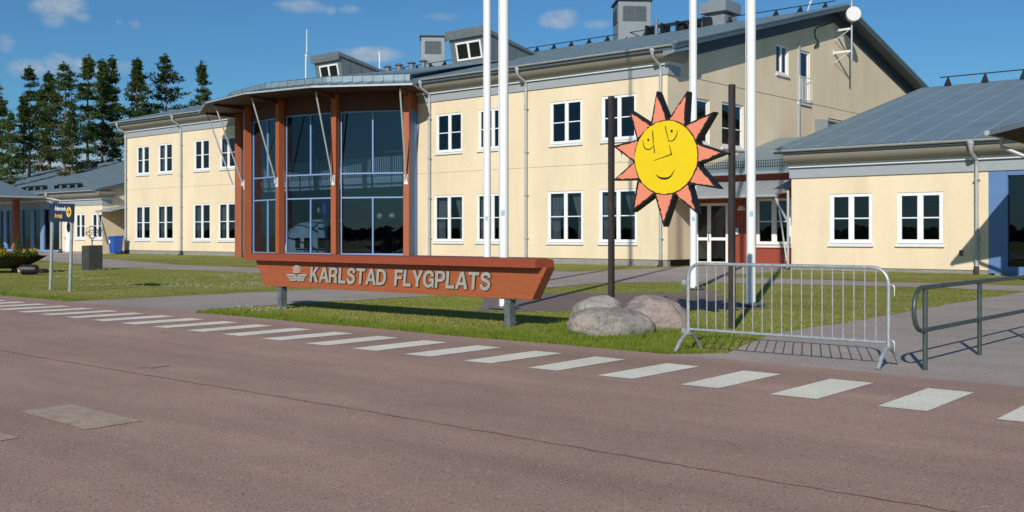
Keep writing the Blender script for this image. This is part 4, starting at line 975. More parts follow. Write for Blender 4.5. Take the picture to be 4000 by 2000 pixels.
Wl = scatter(-19, -11, 37.6, 38.1, 3000); W2 = scatter(-39, -24.7, 37.9, 38.75, 4000); W3 = scatter(-71, -56, 37.9, 38.75, 3000)
P = np.concatenate([E, E2, E3, Wl, W2, W3, BQ]); q = cl(P, 2.2)
h = np.clip(.050 + .045 * q + g.normal(0, .014, len(P)), .015, .15)
h[-len(BQ):] *= g.uniform(.8, 1.9, len(BQ)); blades('long_grass', P, h, g.uniform(.007, .014, len(P)), 'bladegreen', .55, 12)
# clover in flower on the left lawn
P = scatter(-42, -21.5, 12, 22.4, 6500); q = cl(P, .35) + .5 * cl(P, 1.1); P = P[(q > .16 + .012 * np.abs(P[:, 0] + 28) ) & (P[:, 0] < -22) & (P[:, 1] > 13.5 + .35 * np.abs(P[:, 0] + 27))][:800]
P = np.concatenate([P, scatter(-17, -15.2, 11, 11.8, 60)])
me = bpy.data.meshes.new('clover_flowers'); vs = []; fs = []
for x, y in P:
    z = rnd.uniform(.03, .06); s = rnd.uniform(.008, .015); o = len(vs)
    vs += [(x - s, y - s, z), (x + s, y - s, z), (x + s, y + s, z), (x - s, y + s, z), (x, y, z + s * 1.3), (x, y, z - s)]
    fs += [(o, o + 1, o + 4), (o + 1, o + 2, o + 4), (o + 2, o + 3, o + 4), (o + 3, o, o + 4), (o + 1, o, o + 5), (o + 2, o + 1, o + 5), (o + 3, o + 2, o + 5), (o, o + 3, o + 5)]
me.from_pydata(vs, [], fs); me.materials.append(MT['clover']); o = bpy.data.objects.new('clover_flowers', me); COL.objects.link(o); struct(o, 'stuff')

# ================================================================== FLAGPOLES
def flagpole(first=None):
    t = thing('flagpole', 'x', 'flagpole'); t['group'] = 'white flagpoles on the plum paving'
    m = MB(); m.lathe((0, 0, .05), [(.089, 0), (.089, 7), (.080, 12), (.055, 20.5)], 24); p = m.build('pole', 'pole', t, smooth=True)
    m = MB(); m.sphere((0, 0, 20.6), .09, 8); m.build('finial', 'pole', t, smooth=True)
    m = MB(); m.box(-.22, .22, -.22, .22, .03, .065)
    for x in (-.17, .17):
        for y in (-.17, .17): m.lathe((x, y, .0), [(.02, 0), (.02, .11)], 8); m.lathe((x, y, .066), [(.034, 0), (.034, .02)], 6)
    m.build('base_plate', 'galvdark', t, bevel=.004)
    m = MB(); a0, a1 = math.radians(-100), math.radians(-58)
    r_ = .0905; n = 6
    for k in range(n):
        a = a0 + (a1 - a0) * k / n + .35; b = a0 + (a1 - a0) * (k + 1) / n + .35
        m.quad((r_ * math.cos(a), r_ * math.sin(a), 1.75), (r_ * math.cos(b), r_ * math.sin(b), 1.75), (r_ * math.cos(b), r_ * math.sin(b), 1.86), (r_ * math.cos(a), r_ * math.sin(a), 1.86))
    m.build('sticker', 'sticker', t)
    m = MB(); m.tube([(-.10, -.03, 2.6), (-.09, -.03, 19.8)], .006, 5); m.build('halyard', 'rail', t)
    return t
fp = flagpole()
spots = [((-12.9, 14.62), 'white flagpole whose base plate shows under the right end of the airport sign'),
         ((-17.42, 19.12), 'white flagpole standing behind the airport sign, its foot hidden, slimmer of the close pair'),
         ((-13.8, 22.9), 'white flagpole passing behind the smiling sun sign, beside the glazed door'),
         ((-9.76, 18.34), 'white flagpole behind the crowd barrier with a post shadow on its foot')]
def copy_tree(o, parent=None):
    c = o.copy(); COL.objects.link(c); c.parent = parent
    for ch in list(o.children): copy_tree(ch, c)
    return c
for i, ((x, y), lab) in enumerate(spots):
    o = fp if i == 0 else copy_tree(fp); o.location = (x, y, 0); o['label'] = lab

# ================================================================== AIRPORT SIGN
SV = 11.85; PS = Vpl(SV)
sg = thing('airport_sign', 'long orange red boat shaped board reading KARLSTAD FLYGPLATS on two steel posts', 'sign', (-13.3, SV, 0))
bl = onV(1033, 1115, SV); br = onV(2078, 1172, SV); tl = onV(998, 1016, SV); tr = onV(2136, 1046, SV)
zb = (bl[2] + br[2]) / 2; zt = .92
b = MB(); T = .20
fr = [(bl[0], SV, zb), (br[0], SV, zb), (tr[0], SV, zt), (tl[0], SV, zt)]
b.prism(fr, [(x, y + T, z) for x, y, z in fr]); b.build('board', 'signwood', sg, bevel=.006)
cl_, cr_ = onV(968, 1000, SV - .12)[0], onV(2111, 1046, SV - .12)[0]
c = MB(); prof = [(-.16, .915), (-.16, 1.00), (-.12, 1.035), (.05, 1.055), (.20, 1.035), (.235, 1.00), (.235, .915)]
c.prism([(cl_, SV + o, z) for o, z in prof], [(cr_ - .07 + (o + .16) * .10, SV + o, z) for o, z in prof])
c.build('cap', 'signcap', sg, tri=True)
for x in (-16.11, -10.42):
    p = MB(); p.box(x - .058, x + .058, SV + .03, SV + .17, 0, zb - .012); p.build('post', 'galvdark', sg, bevel=.012)
    p = MB(); p.box(x - .15, x + .15, SV + .01, SV + .19, zb - .012, zb - .002); p.build('mounting_plate', 'galvdark', sg)
z0 = onV(1216, 1101, SV)[2]; z1 = onV(1216, 1042, SV)[2]
glyphs_on('lettering', 'KARLSTAD', PS, onV(1215, 1070, SV)[0], onV(1513, 1070, SV)[0], z0, z1 - z0, .03, ['letter', 'letterside'], sg, shear=.10)
glyphs_on('lettering', 'FLYGPLATS', PS, onV(1544, 1070, SV)[0], onV(1922, 1070, SV)[0], z0, z1 - z0, .03, ['letter', 'letterside'], sg, shear=.10)
def zpx(x, y): return onV(1080 + x / 5.152, 1000 + y / 5.152, SV)
cr = MB()
for poly in ([(215, 360), (374, 362), (428, 478), (414, 488), (366, 404), (242, 402)], [(248, 413), (362, 415), (388, 455), (272, 450)], [(280, 462), (392, 466), (412, 502), (300, 500)],
             [(470, 365), (645, 370), (625, 408), (488, 410), (440, 490), (429, 478)], [(483, 420), (605, 418), (590, 455), (463, 458)], [(458, 467), (586, 465), (570, 508), (438, 505)],
             [(430, 180), (468, 190), (490, 225), (494, 290), (486, 345), (372, 342), (358, 290), (362, 230), (388, 192)]):
    q = [zpx(*p) for p in poly]; cr.prism([(x, SV - .03, z) for x, _, z in q], [(x, SV - .001, z) for x, _, z in q])
co_ = cr.build('crest', 'letter', sg, tri=True)
cr = MB()
for xt, xb in ((400, 380), (419, 408), (440, 434), (460, 464)):
    q = [zpx(*p) for p in ((xt - 5, 222), (xt + 5, 222), (xb + 8, 300), (xb - 8, 300))]; cr.poly([(x, SV - .0335, z) for x, _, z in q])
cr.build('crest_stripe', 'crestred', co_)

# ================================================================== SUN SIGN
NV = 13.60; PN = Vpl(NV)
sun = thing('sun_sign', 'big yellow smiling sun with salmon rays hung between two rusty posts', 'sign', (-8.8, 13.8, 0))
def sz(x, y): q = onV(2300 + x / 1.84, 300 + y / 1.84, NV); return (q[0], q[2])
for x, y in ((2388, 376), (2859, 330)):
    q = onV(x, y, 13.8); m = MB(); m.box(q[0] - .04, q[0] + .04, 13.76, 13.84, -.02, q[2]); m.build('post', 'rust', sun, bevel=.006)
rays = [((447, 330), (487, 103), (562, 296)), ((578, 297), (706, 103), (693, 332)), ((696, 342), (898, 250), (777, 458)), ((783, 478), (985, 545), (790, 622)),
        ((795, 645), (935, 806), (738, 772)), ((724, 785), (778, 985), (624, 852)), ((610, 857), (537, 1078), (476, 857)), ((470, 852), (310, 972), (346, 760)),
        ((350, 742), (172, 746), (318, 616)), ((312, 604), (172, 497), (345, 452)), ((341, 435), (290, 240), (437, 334))]
cx, cy = 554, 579; dc = sz(cx, cy)
RX = (sz(782, 578)[0] - sz(325, 578)[0]) / 2; RZ_ = (sz(555, 305)[1] - sz(555, 850)[1]) / 2; SR = (RX + RZ_) / 2
out = []
for a, t_, b_ in rays: out += [sz(*a), sz(*t_), sz(*b_)]
def inset(poly, k):
    gx = sum(p[0] for p in poly) / len(poly); gz_ = sum(p[1] for p in poly) / len(poly); return [(gx + (x - gx) * k, gz_ + (z - gz_) * k) for x, z in poly]
m = MB(); m.prism([(x, NV, z) for x, z in out], [(x, NV + .155, z) for x, z in out]); m.build('sun_body', 'sunblack', sun, tri=True)
rj = random.Random(9)
def rough(poly, n=12, amp=.006):
    o = []
    for a, b in zip(poly, poly[1:] + poly[:1]):
        for i in range(n): o.append((a[0] + (b[0] - a[0]) * i / n + rj.gauss(0, amp) * (i > 0), a[1] + (b[1] - a[1]) * i / n + rj.gauss(0, amp) * (i > 0)))
    return o
for a, t_, b_ in rays:
    A, T_, B = sz(*a), sz(*t_), sz(*b_)
    tri = inset([A, T_, B], .875); 
    dvec = ((dc[0] - tri[1][0]) * .06, (dc[1] - tri[1][1]) * .06)
    tri = [(x + dvec[0] * .8, z + dvec[1] * .8) for x, z in tri]
    q = rough(tri); m = MB(); m.prism([(x, NV - .006, z) for x, z in q], [(x, NV + .0, z) for x, z in q]); m.build('ray', 'sunorange', sun, tri=True)
def disc(r, jit, o0, o1, name, mt_):
    q = [(dc[0] + (r + rj.gauss(0, jit)) * math.cos(2 * math.pi * k / 96), dc[1] + (r + rj.gauss(0, jit)) * math.sin(2 * math.pi * k / 96)) for k in range(96)]
    m = MB(); m.prism([(x, NV - o1, z) for x, z in q], [(x, NV - o0, z) for x, z in q]); return m.build(name, mt_, sun, tri=True)
disc(SR * 1.0, .002, -.001, .010, 'disc_outline', 'sunblack'); disc(SR * .972, .004, .0098, .016, 'face_disc', 'sunyellow')
fd = MB(); lay = [0]
def stroke(pts, w):
    P_ = [Vector(sz(*p)) for p in pts]
    if len(P_) > 2:                                   # smooth
        Q = []
        for i in range(len(P_) - 1):
            p0, p1, p2, p3 = P_[max(0, i - 1)], P_[i], P_[i + 1], P_[min(len(P_) - 1, i + 2)]
            for k in range(5):
                t = k / 5; Q.append(.5 * ((2 * p1) + (p2 - p0) * t + (2 * p0 - 5 * p1 + 4 * p2 - p3) * t * t + (3 * p1 - p0 - 3 * p2 + p3) * t ** 3))
        Q.append(P_[-1]); P_ = Q
    n = len(P_); Lr = []; Rr = []; o = .0165 + .0003 * lay[0]; lay[0] += 1
    for i, p in enumerate(P_):
        d = (P_[min(i + 1, n - 1)] - P_[max(i - 1, 0)]).normalized(); nn = Vector((-d.y, d.x)); ww = w(i / (n - 1)) if callable(w) else w
        Lr.append(p + nn * ww); Rr.append(p - nn * ww)
    for i in range(n - 1):
        fd.quad((Lr[i].x, NV - o, Lr[i].y), (Rr[i].x, NV - o, Rr[i].y), (Rr[i + 1].x, NV - o, Rr[i + 1].y), (Lr[i + 1].x, NV - o, Lr[i + 1].y))
W = .0075
stroke([(393, 455), (397, 490), (410, 515), (432, 524), (455, 514), (468, 494)], lambda t: W * (.6 + .6 * math.sin(t * 3.1)))
stroke([(466, 384), (463, 405), (466, 440), (468, 480), (475, 520), (474, 550)], lambda t: W * (.6 + .7 * abs(math.sin(t * 5))))
stroke([(554, 355), (559, 385), (566, 410), (574, 440), (578, 470)], lambda t: W * (1.2 - .6 * t))
stroke([(574, 458), (600, 462), (622, 446), (637, 415), (641, 388)], lambda t: W * (.5 + .7 * math.sin(t * 3.1)))
stroke([(582, 492), (590, 518), (598, 556)], lambda t: W * (.6 + .6 * t)); stroke([(600, 556), (570, 568), (540, 579), (505, 590), (472, 604)], lambda t: W * (1.2 - .7 * t))
stroke([(487, 703), (512, 724), (550, 732), (590, 718), (622, 668)], lambda t: W * (.3 + 1.9 * math.sin(math.pi * t)))
for x, y, r_ in ((432, 454, .020), (600, 391, .021), (599, 557, .013)):
    q = sz(x, y); fd.poly([(q[0] + r_ * math.cos(k * math.pi / 5 + .3), NV - .0165 - .0003 * lay[0], q[1] + r_ * 1.1 * math.sin(k * math.pi / 5 + .3)) for k in range(10)]); lay[0] += 1
fd.build('face_drawing', 'sunblack', sun, recalc=False)
m = MB(); a = sz(188, 530); m.tube([(a[0], 13.74, a[1]), (a[0] + .06, 13.70, a[1] - .05), (a[0] + .05, 13.70, a[1] - .16), (a[0] - .02, 13.72, a[1] - .17)], .008, 5); m.build('cable', 'rail', sun)

# ================================================================== BOULDERS
def boulder(c, r, top, mt_, seed, label, rot=0, skew=(0, 0), pw=1.0, base=-.12):
    bm = bmesh.new(); bmesh.ops.create_icosphere(bm, subdivisions=5, radius=1)
    for v in bm.verts:
        p = v.co.copy(); n1 = mnoise.noise(p * 1.1 + Vector((seed, 0, 0))); n2 = mnoise.noise(p * 3.2 + Vector((0, seed, 0))); n3 = mnoise.noise(p * 9 + Vector((0, 0, seed)))
        n4 = abs(mnoise.noise(p * 2.1 + Vector((seed, seed, 0)))); f = 1 + .15 * n1 + .075 * n2 + .028 * n3 - .09 * max(0, .25 - n4)
        p = Vector([math.copysign(abs(q) ** .86, q) for q in p]) * f
        x, y, z = p.x * r[0], p.y * r[1], p.z
        z = z * (top - base) / 2 / 1.0 + (top + base) / 2
        k = max(0, z) / top; x += skew[0] * k; y += skew[1] * k
        v.co = Vector((x * math.cos(rot) - y * math.sin(rot), x * math.sin(rot) + y * math.cos(rot), z))
    me = bpy.data.meshes.new('boulder'); bm.to_mesh(me); bm.free(); me.materials.append(MT[mt_])
    for p in me.polygons: p.use_smooth = True
    o = bpy.data.objects.new('boulder', me); COL.objects.link(o); o.location = (c[0], c[1], 0); tag(o, label, 'boulder', 'boulders at the foot of the sun sign'); return o
boulder((-8.55, 11.95), (.60, .40), .385, 'rock_a', 2.3, 'low wide pink grey boulder, front one of three under the sun sign', rot=math.radians(36), skew=(-.06, .0))
boulder((-9.30, 12.72), (.44, .40), .47, 'rock_c', 7.1, 'grey boulder peeping out behind the wide front boulder', rot=.6)
boulder((-8.42, 13.10), (.45, .40), .50, 'rock_b', 4.4, 'tall pinkish boulder sloping down towards the crowd barrier', rot=.7, skew=(-.20, 0), base=-.25)

# ================================================================== CROWD BARRIER
BVv = 10.80
cb = thing('crowd_barrier', 'galvanised steel crowd barrier with vertical bars standing on the path edge', 'barrier', (-5.35, BVv, 0))
xl, xr = -6.58, -4.16; zt_, zb_ = 1.055, .27
m = MB(); R_ = .17; pts = [(xl, BVv, .20)]
for k in range(0, 7): a = math.pi - k * math.pi / 12; pts.append((xl + R_ + R_ * math.cos(a), BVv, zt_ - R_ + R_ * math.sin(a)))
for k in range(0, 7): a = math.pi / 2 - k * math.pi / 12; pts.append((xr - R_ + R_ * math.cos(a), BVv, zt_ - R_ + R_ * math.sin(a)))
pts.append((xr, BVv, .20)); m.tube(pts, .0195, 12); m.build('frame', 'galv', cb, smooth=True)
m = MB(); m.tube([(xl + .021, BVv, zb_), (xr - .021, BVv, zb_)], .0172, 10); m.build('bottom_rail', 'galv', cb, smooth=True)
n = 19
for k in range(n):
    x = xl + .135 + (xr - xl - .27) * k / (n - 1); m = MB(); m.tube([(x, BVv, zb_ + .015), (x, BVv, zt_ - .015)], .0072, 7); m.build('bar', 'galv', cb, smooth=True)
for x in (xl, xr):
    m = MB(); m.tube([(x, BVv - .29, .02), (x, BVv - .20, .12), (x, BVv - .08, .205), (x, BVv, .215), (x, BVv + .08, .205), (x, BVv + .20, .12), (x, BVv + .29, .02)], .0225, 10); m.build('foot', 'galv', cb, smooth=True)
for z in (.80, .22):
    m = MB(); m.tube([(xr + .015, BVv, z + .075), (xr + .045, BVv, z + .075), (xr + .062, BVv, z + .055), (xr + .062, BVv, z - .04)], .0065, 6); m.build('hook', 'galv', cb, smooth=True)
    m = MB(); m.box(xl - .085, xl - .018, BVv - .02, BVv + .02, z + .0, z + .055); m.build('hook_eye', 'galv', cb, bevel=.006)

# ================================================================== HANDRAIL
HU = -3.80
hr = thing('handrail', 'grey green steel tube handrail with rounded end beside the right path', 'handrail', (HU, 12.5, 0))
zt_, zb_ = .86, .42; c_ = (zt_ + zb_) / 2; R_ = (zt_ - zb_) / 2; m = MB()
pts = [(HU, 22, zt_), (HU, 10.75, zt_)] + [(HU, 10.75 - R_ * math.sin(k * math.pi / 10), c_ + R_ * math.cos(k * math.pi / 10)) for k in range(1, 10)] + [(HU, 10.75, zb_), (HU, 22, zb_)]
m.tube(pts, .0235, 12); m.build('rail', 'railgreen', hr, smooth=True)
for y in (10.85, 12.62, 14.75, 16.9, 19.0, 21.2):
    m = MB(); m.tube([(HU, y, 0), (HU, y, zt_ - .02)], .026, 12); m.build('post', 'railgreen', hr, smooth=True)

# ================================================================== ARRIVALS SIGN
AV = 12.1
ar = thing('direction_sign', 'dark blue arrivals sign with yellow arrow disc on two leaning grey poles', 'sign', (-25.3, AV, 0))
def tiltP(s, o, z): return (s + .055 * (z - .0), AV - o, z - .03 * (s + 25.3))
for s_ in (-25.95, -24.92): 
    m = MB(); m.tube([(s_ - .02, AV + .06, 0), tiltP(s_, -.06, 1.75), tiltP(s_, -.06, 2.1)], .040, 10); m.build('post', 'galv', ar, smooth=True)
sL, sR = -25.98, -24.72; zL, zH = 1.72, 2.17
m = MB(); m.pbox(tiltP, sL, sR, -.02, .02, zL, zH); pn = m.build('panel', 'navy', ar, bevel=.004)
text_on('lettering', 'Ankommande', tiltP, sL + .32, sR - .36, 1.99, .115, .006, ['txtwhite'], ar, bold=.003, o=.021)
text_on('lettering', 'Arrivals', tiltP, sL + .32, sL + .72, 1.81, .115, .006, ['txtyellow'], ar, bold=.003, o=.021)
m = MB(); ac = (sR - .21, 1.965)
m.prism([tiltP(ac[0] + .125 * math.cos(k * math.pi / 12), .0265, ac[1] + .125 * math.sin(k * math.pi / 12)) for k in range(24)], [tiltP(ac[0] + .125 * math.cos(k * math.pi / 12), .021, ac[1] + .125 * math.sin(k * math.pi / 12)) for k in range(24)])
ad = m.build('arrow_disc', 'txtyellow', ar, tri=True)
m = MB(); m.poly([tiltP(ac[0] + x, .029, ac[1] + z) for x, z in ((-.085, .012), (.03, .012), (-.015, .06), (.01, .075), (.085, 0), (.01, -.075), (-.015, -.06), (.03, -.012), (-.085, -.012))]); m.build('arrow', 'navy', ad, tri=True)

# ================================================================== PEDESTAL, SPHERE, BIN, PLANTER, FLOODLIGHT
pc = onG(360, 1055); ped = MB(); hw = .29
rj2 = random.Random(4)
for i in range(1):
    ped.hexa([(pc[0] - hw, pc[1] - hw, 0), (pc[0] + hw, pc[1] - hw, 0), (pc[0] + hw, pc[1] + hw, 0), (pc[0] - hw, pc[1] + hw, 0), (pc[0] - hw * .97, pc[1] - hw, .97), (pc[0] + hw, pc[1] - hw * .98, .985), (pc[0] + hw * .98, pc[1] + hw, .99), (pc[0] - hw, pc[1] + hw, .97)])
o = ped.build('stone_pedestal', 'pedestal', None, bevel=.02); tag(o, 'dark rough stone block carrying the armillary sphere', 'pedestal')
af = thing('armillary_sphere', 'dark metal armillary sphere on a forked stem atop the stone block', 'sundial', (pc[0], pc[1], .98)); c0 = Vector((pc[0], pc[1], 1.50)); r_ = .24
m = MB(); m.tube([(pc[0], pc[1], .975), (pc[0], pc[1], 1.16)], .022, 8); m.tube([(pc[0], pc[1], 1.14), (pc[0] - .07, pc[1], 1.21), (pc[0] - .09, pc[1], 1.28)], .016, 6); m.tube([(pc[0], pc[1], 1.14), (pc[0] + .07, pc[1], 1.21), (pc[0] + .10, pc[1], 1.29)], .016, 6); m.build('stem', 'bronze', af, smooth=True)
for n_, (ax, ang) in enumerate((((1, 0, 0), 0), ((1, 0, 0), 90), ((0, 1, 0), 72), ((1, .4, 0), 28))):
    M_ = Matrix.Rotation(math.radians(ang), 3, Vector(ax).normalized()); m = MB(); m.tube([c0 + M_ @ Vector((r_ * math.cos(k * math.pi / 16), r_ * math.sin(k * math.pi / 16), 0)) for k in range(33)], .011, 6); m.build('ring', 'bronze', af, smooth=True)
m = MB(); m.tube([c0 + Vector((-.22, 0, -.26)), c0 + Vector((.2, 0, .24))], .009, 6); m.build('arrow_rod', 'bronze', af)

bc = onG(452, 993); bn = thing('wheelie_bin', 'blue wheelie bin with white sticker by the corner of the main block', 'bin', (bc[0], bc[1], 0))
x, y = bc[0], bc[1]
m = MB(); m.hexa([(x - .34, y - .28, .06), (x + .34, y - .28, .06), (x + .34, y + .28, .06), (x - .34, y + .28, .06), (x - .43, y - .36, 1.2), (x + .43, y - .36, 1.2), (x + .43, y + .36, 1.2), (x - .43, y + .36, 1.2)]); m.build('body', 'bin', bn, bevel=.03)
m = MB(); m.hexa([(x - .47, y - .40, 1.202), (x + .47, y - .40, 1.202), (x + .47, y + .40, 1.202), (x - .47, y + .40, 1.202), (x - .45, y - .38, 1.28), (x + .45, y - .38, 1.28), (x + .43, y + .38, 1.34), (x - .43, y + .38, 1.34)]); m.build('lid', 'bin', bn, bevel=.02)
for q in (-.34, .30): m = MB(); m.tube([(x + q, y + .30, .13), (x + q + .07, y + .30, .13)], .13, 14); m.build('wheel', 'rubber', bn, smooth=True)
m = MB(); m.pbox(Vpl(y - .345), x - .32, x - .16, -.02, .01, .78, 1.02); m.build('sticker', 'white', bn)

pc2 = (-39.4, 16.6); pt = thing('planter', 'large black boat shaped planter bowl full of yellow flowers', 'planter', (*pc2, 0))
m = MB(); prof = [(.55, .16), (.9, .24), (1.25, .42), (1.55, .60), (1.60, .62), (1.52, .60), (1.2, .50)]
m.lathe((*pc2, 0), prof, 32); m.build('bowl', 'planter', pt, smooth=True)
for k in range(4):
    a = k * math.pi / 2 + .5; m = MB(); m.tube([(pc2[0] + .55 * math.cos(a), pc2[1] + .55 * math.sin(a), .24), (pc2[0] + .72 * math.cos(a), pc2[1] + .72 * math.sin(a), 0)], .04, 8); m.build('leg', 'planter', pt)
m = MB(); m.lathe((*pc2, .56), [(1.46, 0), (1.44, .02)], 32); m.build('soil', 'soil', pt)
def leafball(mb, c, r, n, s, mi=0, up=1.0):
    for _ in range(n):
        d = Vector((rnd.gauss(0, 1), rnd.gauss(0, 1), abs(rnd.gauss(0, 1)) * up)).normalized(); p = Vector(c) + d * r * rnd.uniform(.35, 1)
        a = Vector((rnd.gauss(0, 1), rnd.gauss(0, 1), rnd.gauss(0, 1))).normalized(); b_ = a.cross(Vector((rnd.gauss(0, 1), rnd.gauss(0, 1), rnd.gauss(0, 1)))).normalized(); q = s * rnd.uniform(.6, 1.3)
        mb.add([p - a * q, p + b_ * q * .5, p + a * q, p - b_ * q * .5], [(0, 1, 2, 3)], mi)
# flower clumps along the rim, each a plant of its own
spots_f = [(20, 1.25), (45, 1.2), (0, 1.2), (-25, 1.25), (-50, 1.2), (70, 1.2), (10, .8), (-35, .75), (50, .7), (-75, 1.15), (95, 1.1), (-5, 1.42), (28, 1.42), (-60, 1.4)]
for k, (a, rr_) in enumerate(spots_f):
    a = math.radians(a - 20); c = (pc2[0] + rr_ * math.cos(a), pc2[1] + rr_ * math.sin(a), .60); t = thing('marigold_plant', 'leafy yellow flowering plant in the black planter bowl', 'flower', c, 'yellow flowers in the planter bowl')
    m = MB(); leafball(m, c, .22, 90, .05); m.build('foliage', 'shrub', t, recalc=False)
    m = MB(); leafball(m, (c[0], c[1], c[2] + .10), .20, 42, .038, up=2); m.build('blossom', 'petal', t, recalc=False)
for (px_, py_), lab, hh in (((70, 1000), 'small cone shaped evergreen at the right side of the planter bowl', .62), ((2, 1003), 'small cone shaped evergreen cut off by the left photo edge in the planter', .66)):
    q = onG(px_, 1068); D = 37.6; a = ray(px_, py_); c = (a[0] * D, a[1] * D, .58)
    t = thing('evergreen_shrub', lab, 'shrub', c, 'cone evergreens in the planter bowl'); m = MB(); m.tube([c, (c[0], c[1], c[2] + hh * .9)], .02, 6, r2=.006); m.build('trunk', 'bark', t)
    m = MB()
    for _ in range(1500):
        z = rnd.random() ** 1.4 * hh; rr_ = .27 * (1 - z / hh) + .02; aa = rnd.uniform(0, 6.28); q_ = rr_ * math.sqrt(rnd.random()); p = Vector((c[0] + q_ * math.cos(aa), c[1] + q_ * math.sin(aa), c[2] + z + .03))
        b1 = Vector((rnd.gauss(0, 1), rnd.gauss(0, 1), rnd.gauss(0, 1) + .8)).normalized() * .05; b2 = b1.cross(Vector((rnd.gauss(0, 1), rnd.gauss(0, 1), 0))).normalized() * .012; m.add([p - b2, p + b2, p + b1], [(0, 1, 2)])
    m.build('foliage', 'needle', t, recalc=False)
fc = onG(112, 1074); fl = thing('floodlight', 'black barrel floodlight with a red end lying on the lawn by the planter', 'lamp', (fc[0], fc[1], 0))
dx = Vector((CA, SA, 0)); 
m = MB(); A = Vector((fc[0], fc[1], .19)); m.tube([A - dx * .24, A - dx * .22, A + dx * .24, A + dx * .30, A + dx * .31], [.14, .175, .175, .15, .11], 16); m.build('housing', 'black', fl, smooth=True)
m = MB(); m.tube([A - dx * .31, A - dx * .245], .10, 14, r2=.15); m.build('end_cap', 'redbit', fl, smooth=True)
m = MB(); m.sphere(tuple(A - dx * .22 + Vector((.10, -.14, -.06))), .075, 8); m.build('lamp_glass', 'chrome', fl, smooth=True)
m = MB(); m.box(fc[0] - .2, fc[0] + .2, fc[1] - .12, fc[1] + .12, 0, .04); m.build('bracket', 'black', fl)
for k, (px_, lab) in enumerate(((168, 'small dark ground light in the grass right of the barrel floodlight'),)):
    q = onG(px_, 1066); t = MB(); t.lathe((q[0], q[1], 0), [(.20, 0), (.22, .06), (.16, .14), (.05, .16)], 14); o = t.build('ground_light', 'black', None, smooth=True); tag(o, lab, 'lamp')

# ================================================================== ANTENNAS
q = onU(3326, 60, U1); an = thing('drum_antenna', 'white drum antenna on a bracketed mast at the gable peak', 'antenna', (U1, q[1], 9))
vy = onU(3327, 165, U1 + 1.02)[1]; za = onU(3262, 122, U1)[2]; zb_ = onU(3262, 208, U1)[2]; AU = U1 + 1.02
m = MB(); m.tube([(AU, vy, zb_ - .5), (AU, vy, za + 4.2)], .055, 10); m.build('mast', 'galv', an, smooth=True)
for z in (za, zb_):
    m = MB(); m.box(U1, AU - .05, vy - .05, vy + .05, z - .06, z + .06); m.box(U1, U1 + .03, vy - .14, vy + .14, z - .14, z + .14); m.tube([(U1 + .02, vy, z - .55), (AU - .15, vy, z - .06)], .022, 6); m.build('bracket', 'dish', an)
q = onU(3324, 58, AU); zd = q[2]
cdir = Vector((.62, -.78, 0)).normalized(); ctr = Vector((AU + .10, q[1], zd)) 
m = MB(); m.tube([ctr - cdir * .22, ctr - cdir * .12, ctr + cdir * .22, ctr + cdir * .25], [.32, .40, .41, .38], 28); m.build('drum', 'dish', an, smooth=True)
q = onV(1206, 250, RV); am = thing('antenna_mast', 'thin pale antenna mast on the roof ridge left of the left dormer', 'antenna', (q[0], RV - .3, roof_z(RV - .3) - .05))
zz = RZ - .1; zt2 = onV(1209, 117, RV)[2]; zm = onV(1209, 210, RV)[2]
m = MB(); m.tube([(q[0], RV - .3, zz), (q[0], RV - .3, zm)], .07, 8); m.tube([(q[0] + .12, RV - .3, zm - .45), (q[0] + .12, RV - .3, zt2)], .06, 8, r2=.04); m.build('mast', 'dish', am, smooth=True)
m = MB()
for z in (zm - .35, zm - .05): m.box(q[0] - .1, q[0] + .22, RV - .38, RV - .22, z, z + .06)
m.build('clamp', 'galv', am)
m = MB(); m.box(q[0] - .35, q[0] + .12, RV - .5, RV - .1, zz - .1, zz + .12); m.build('base_plate', 'white', am)
q = onV(1475, 270, 53); am = thing('roof_whip', 'short bent pipe standing on the ridge between left dormer and vent pipes', 'pipe', (q[0], 53.2, RZ - .3)); 
m = MB(); m.tube([(q[0], 53.2, RZ - .3), (q[0], 53.2, RZ + 1.0), (q[0] - .1, 53.2, RZ + 1.12)], .06, 8); m.build('pipe', 'dish', am, smooth=True)

# ================================================================== things seen dimly inside the hall
def chair(x, y, lab, rot):
    t = thing('waiting_chair', lab, 'chair', (x, y, .08), 'black chairs behind the hall glass'); t.rotation_euler = (0, 0, 0)
    m = MB(); m.box(x - .3, x + .3, y - .28, y + .28, .50, .58); m.build('seat', 'chair', t, bevel=.02)
    m = MB(); m.box(x - .3, x + .3, y - .30, y - .24, .60, 1.22); m.build('backrest', 'chair', t, bevel=.02)
    for a in (-.26, .26):
        for b in (-.24, .24): m = MB(); m.tube([(x + a, y + b, .08), (x + a, y + b, .5)], .02, 6); m.build('leg', 'galvdark', t)
    t.rotation_euler = (0, 0, rot); return t
for k, (px_, dd) in enumerate(((1180, 38.0), (1215, 38.2), (1270, 38.6), (1400, 38.4), (1450, 39.0), (1510, 38.6), (1560, 38.9))):
    q = onV(px_, 950, dd); chair(q[0], dd, 'black waiting chair seen dimly behind the hall glass', rnd.uniform(-.5, .5))
q = onV(1195, 930, 41.5); sh = MB(); sh.lathe((q[0] + .2, 41.6, .08), [(1.7, 0), (1.75, .5), (1.6, 1.1), (1.2, 1.7), (.6, 2.05), (.05, 2.15)], 28); o = sh.build('white_dome', 'mezz', None, smooth=True); tag(o, 'pale dome standing inside the glass hall beside the blue column', 'dome')
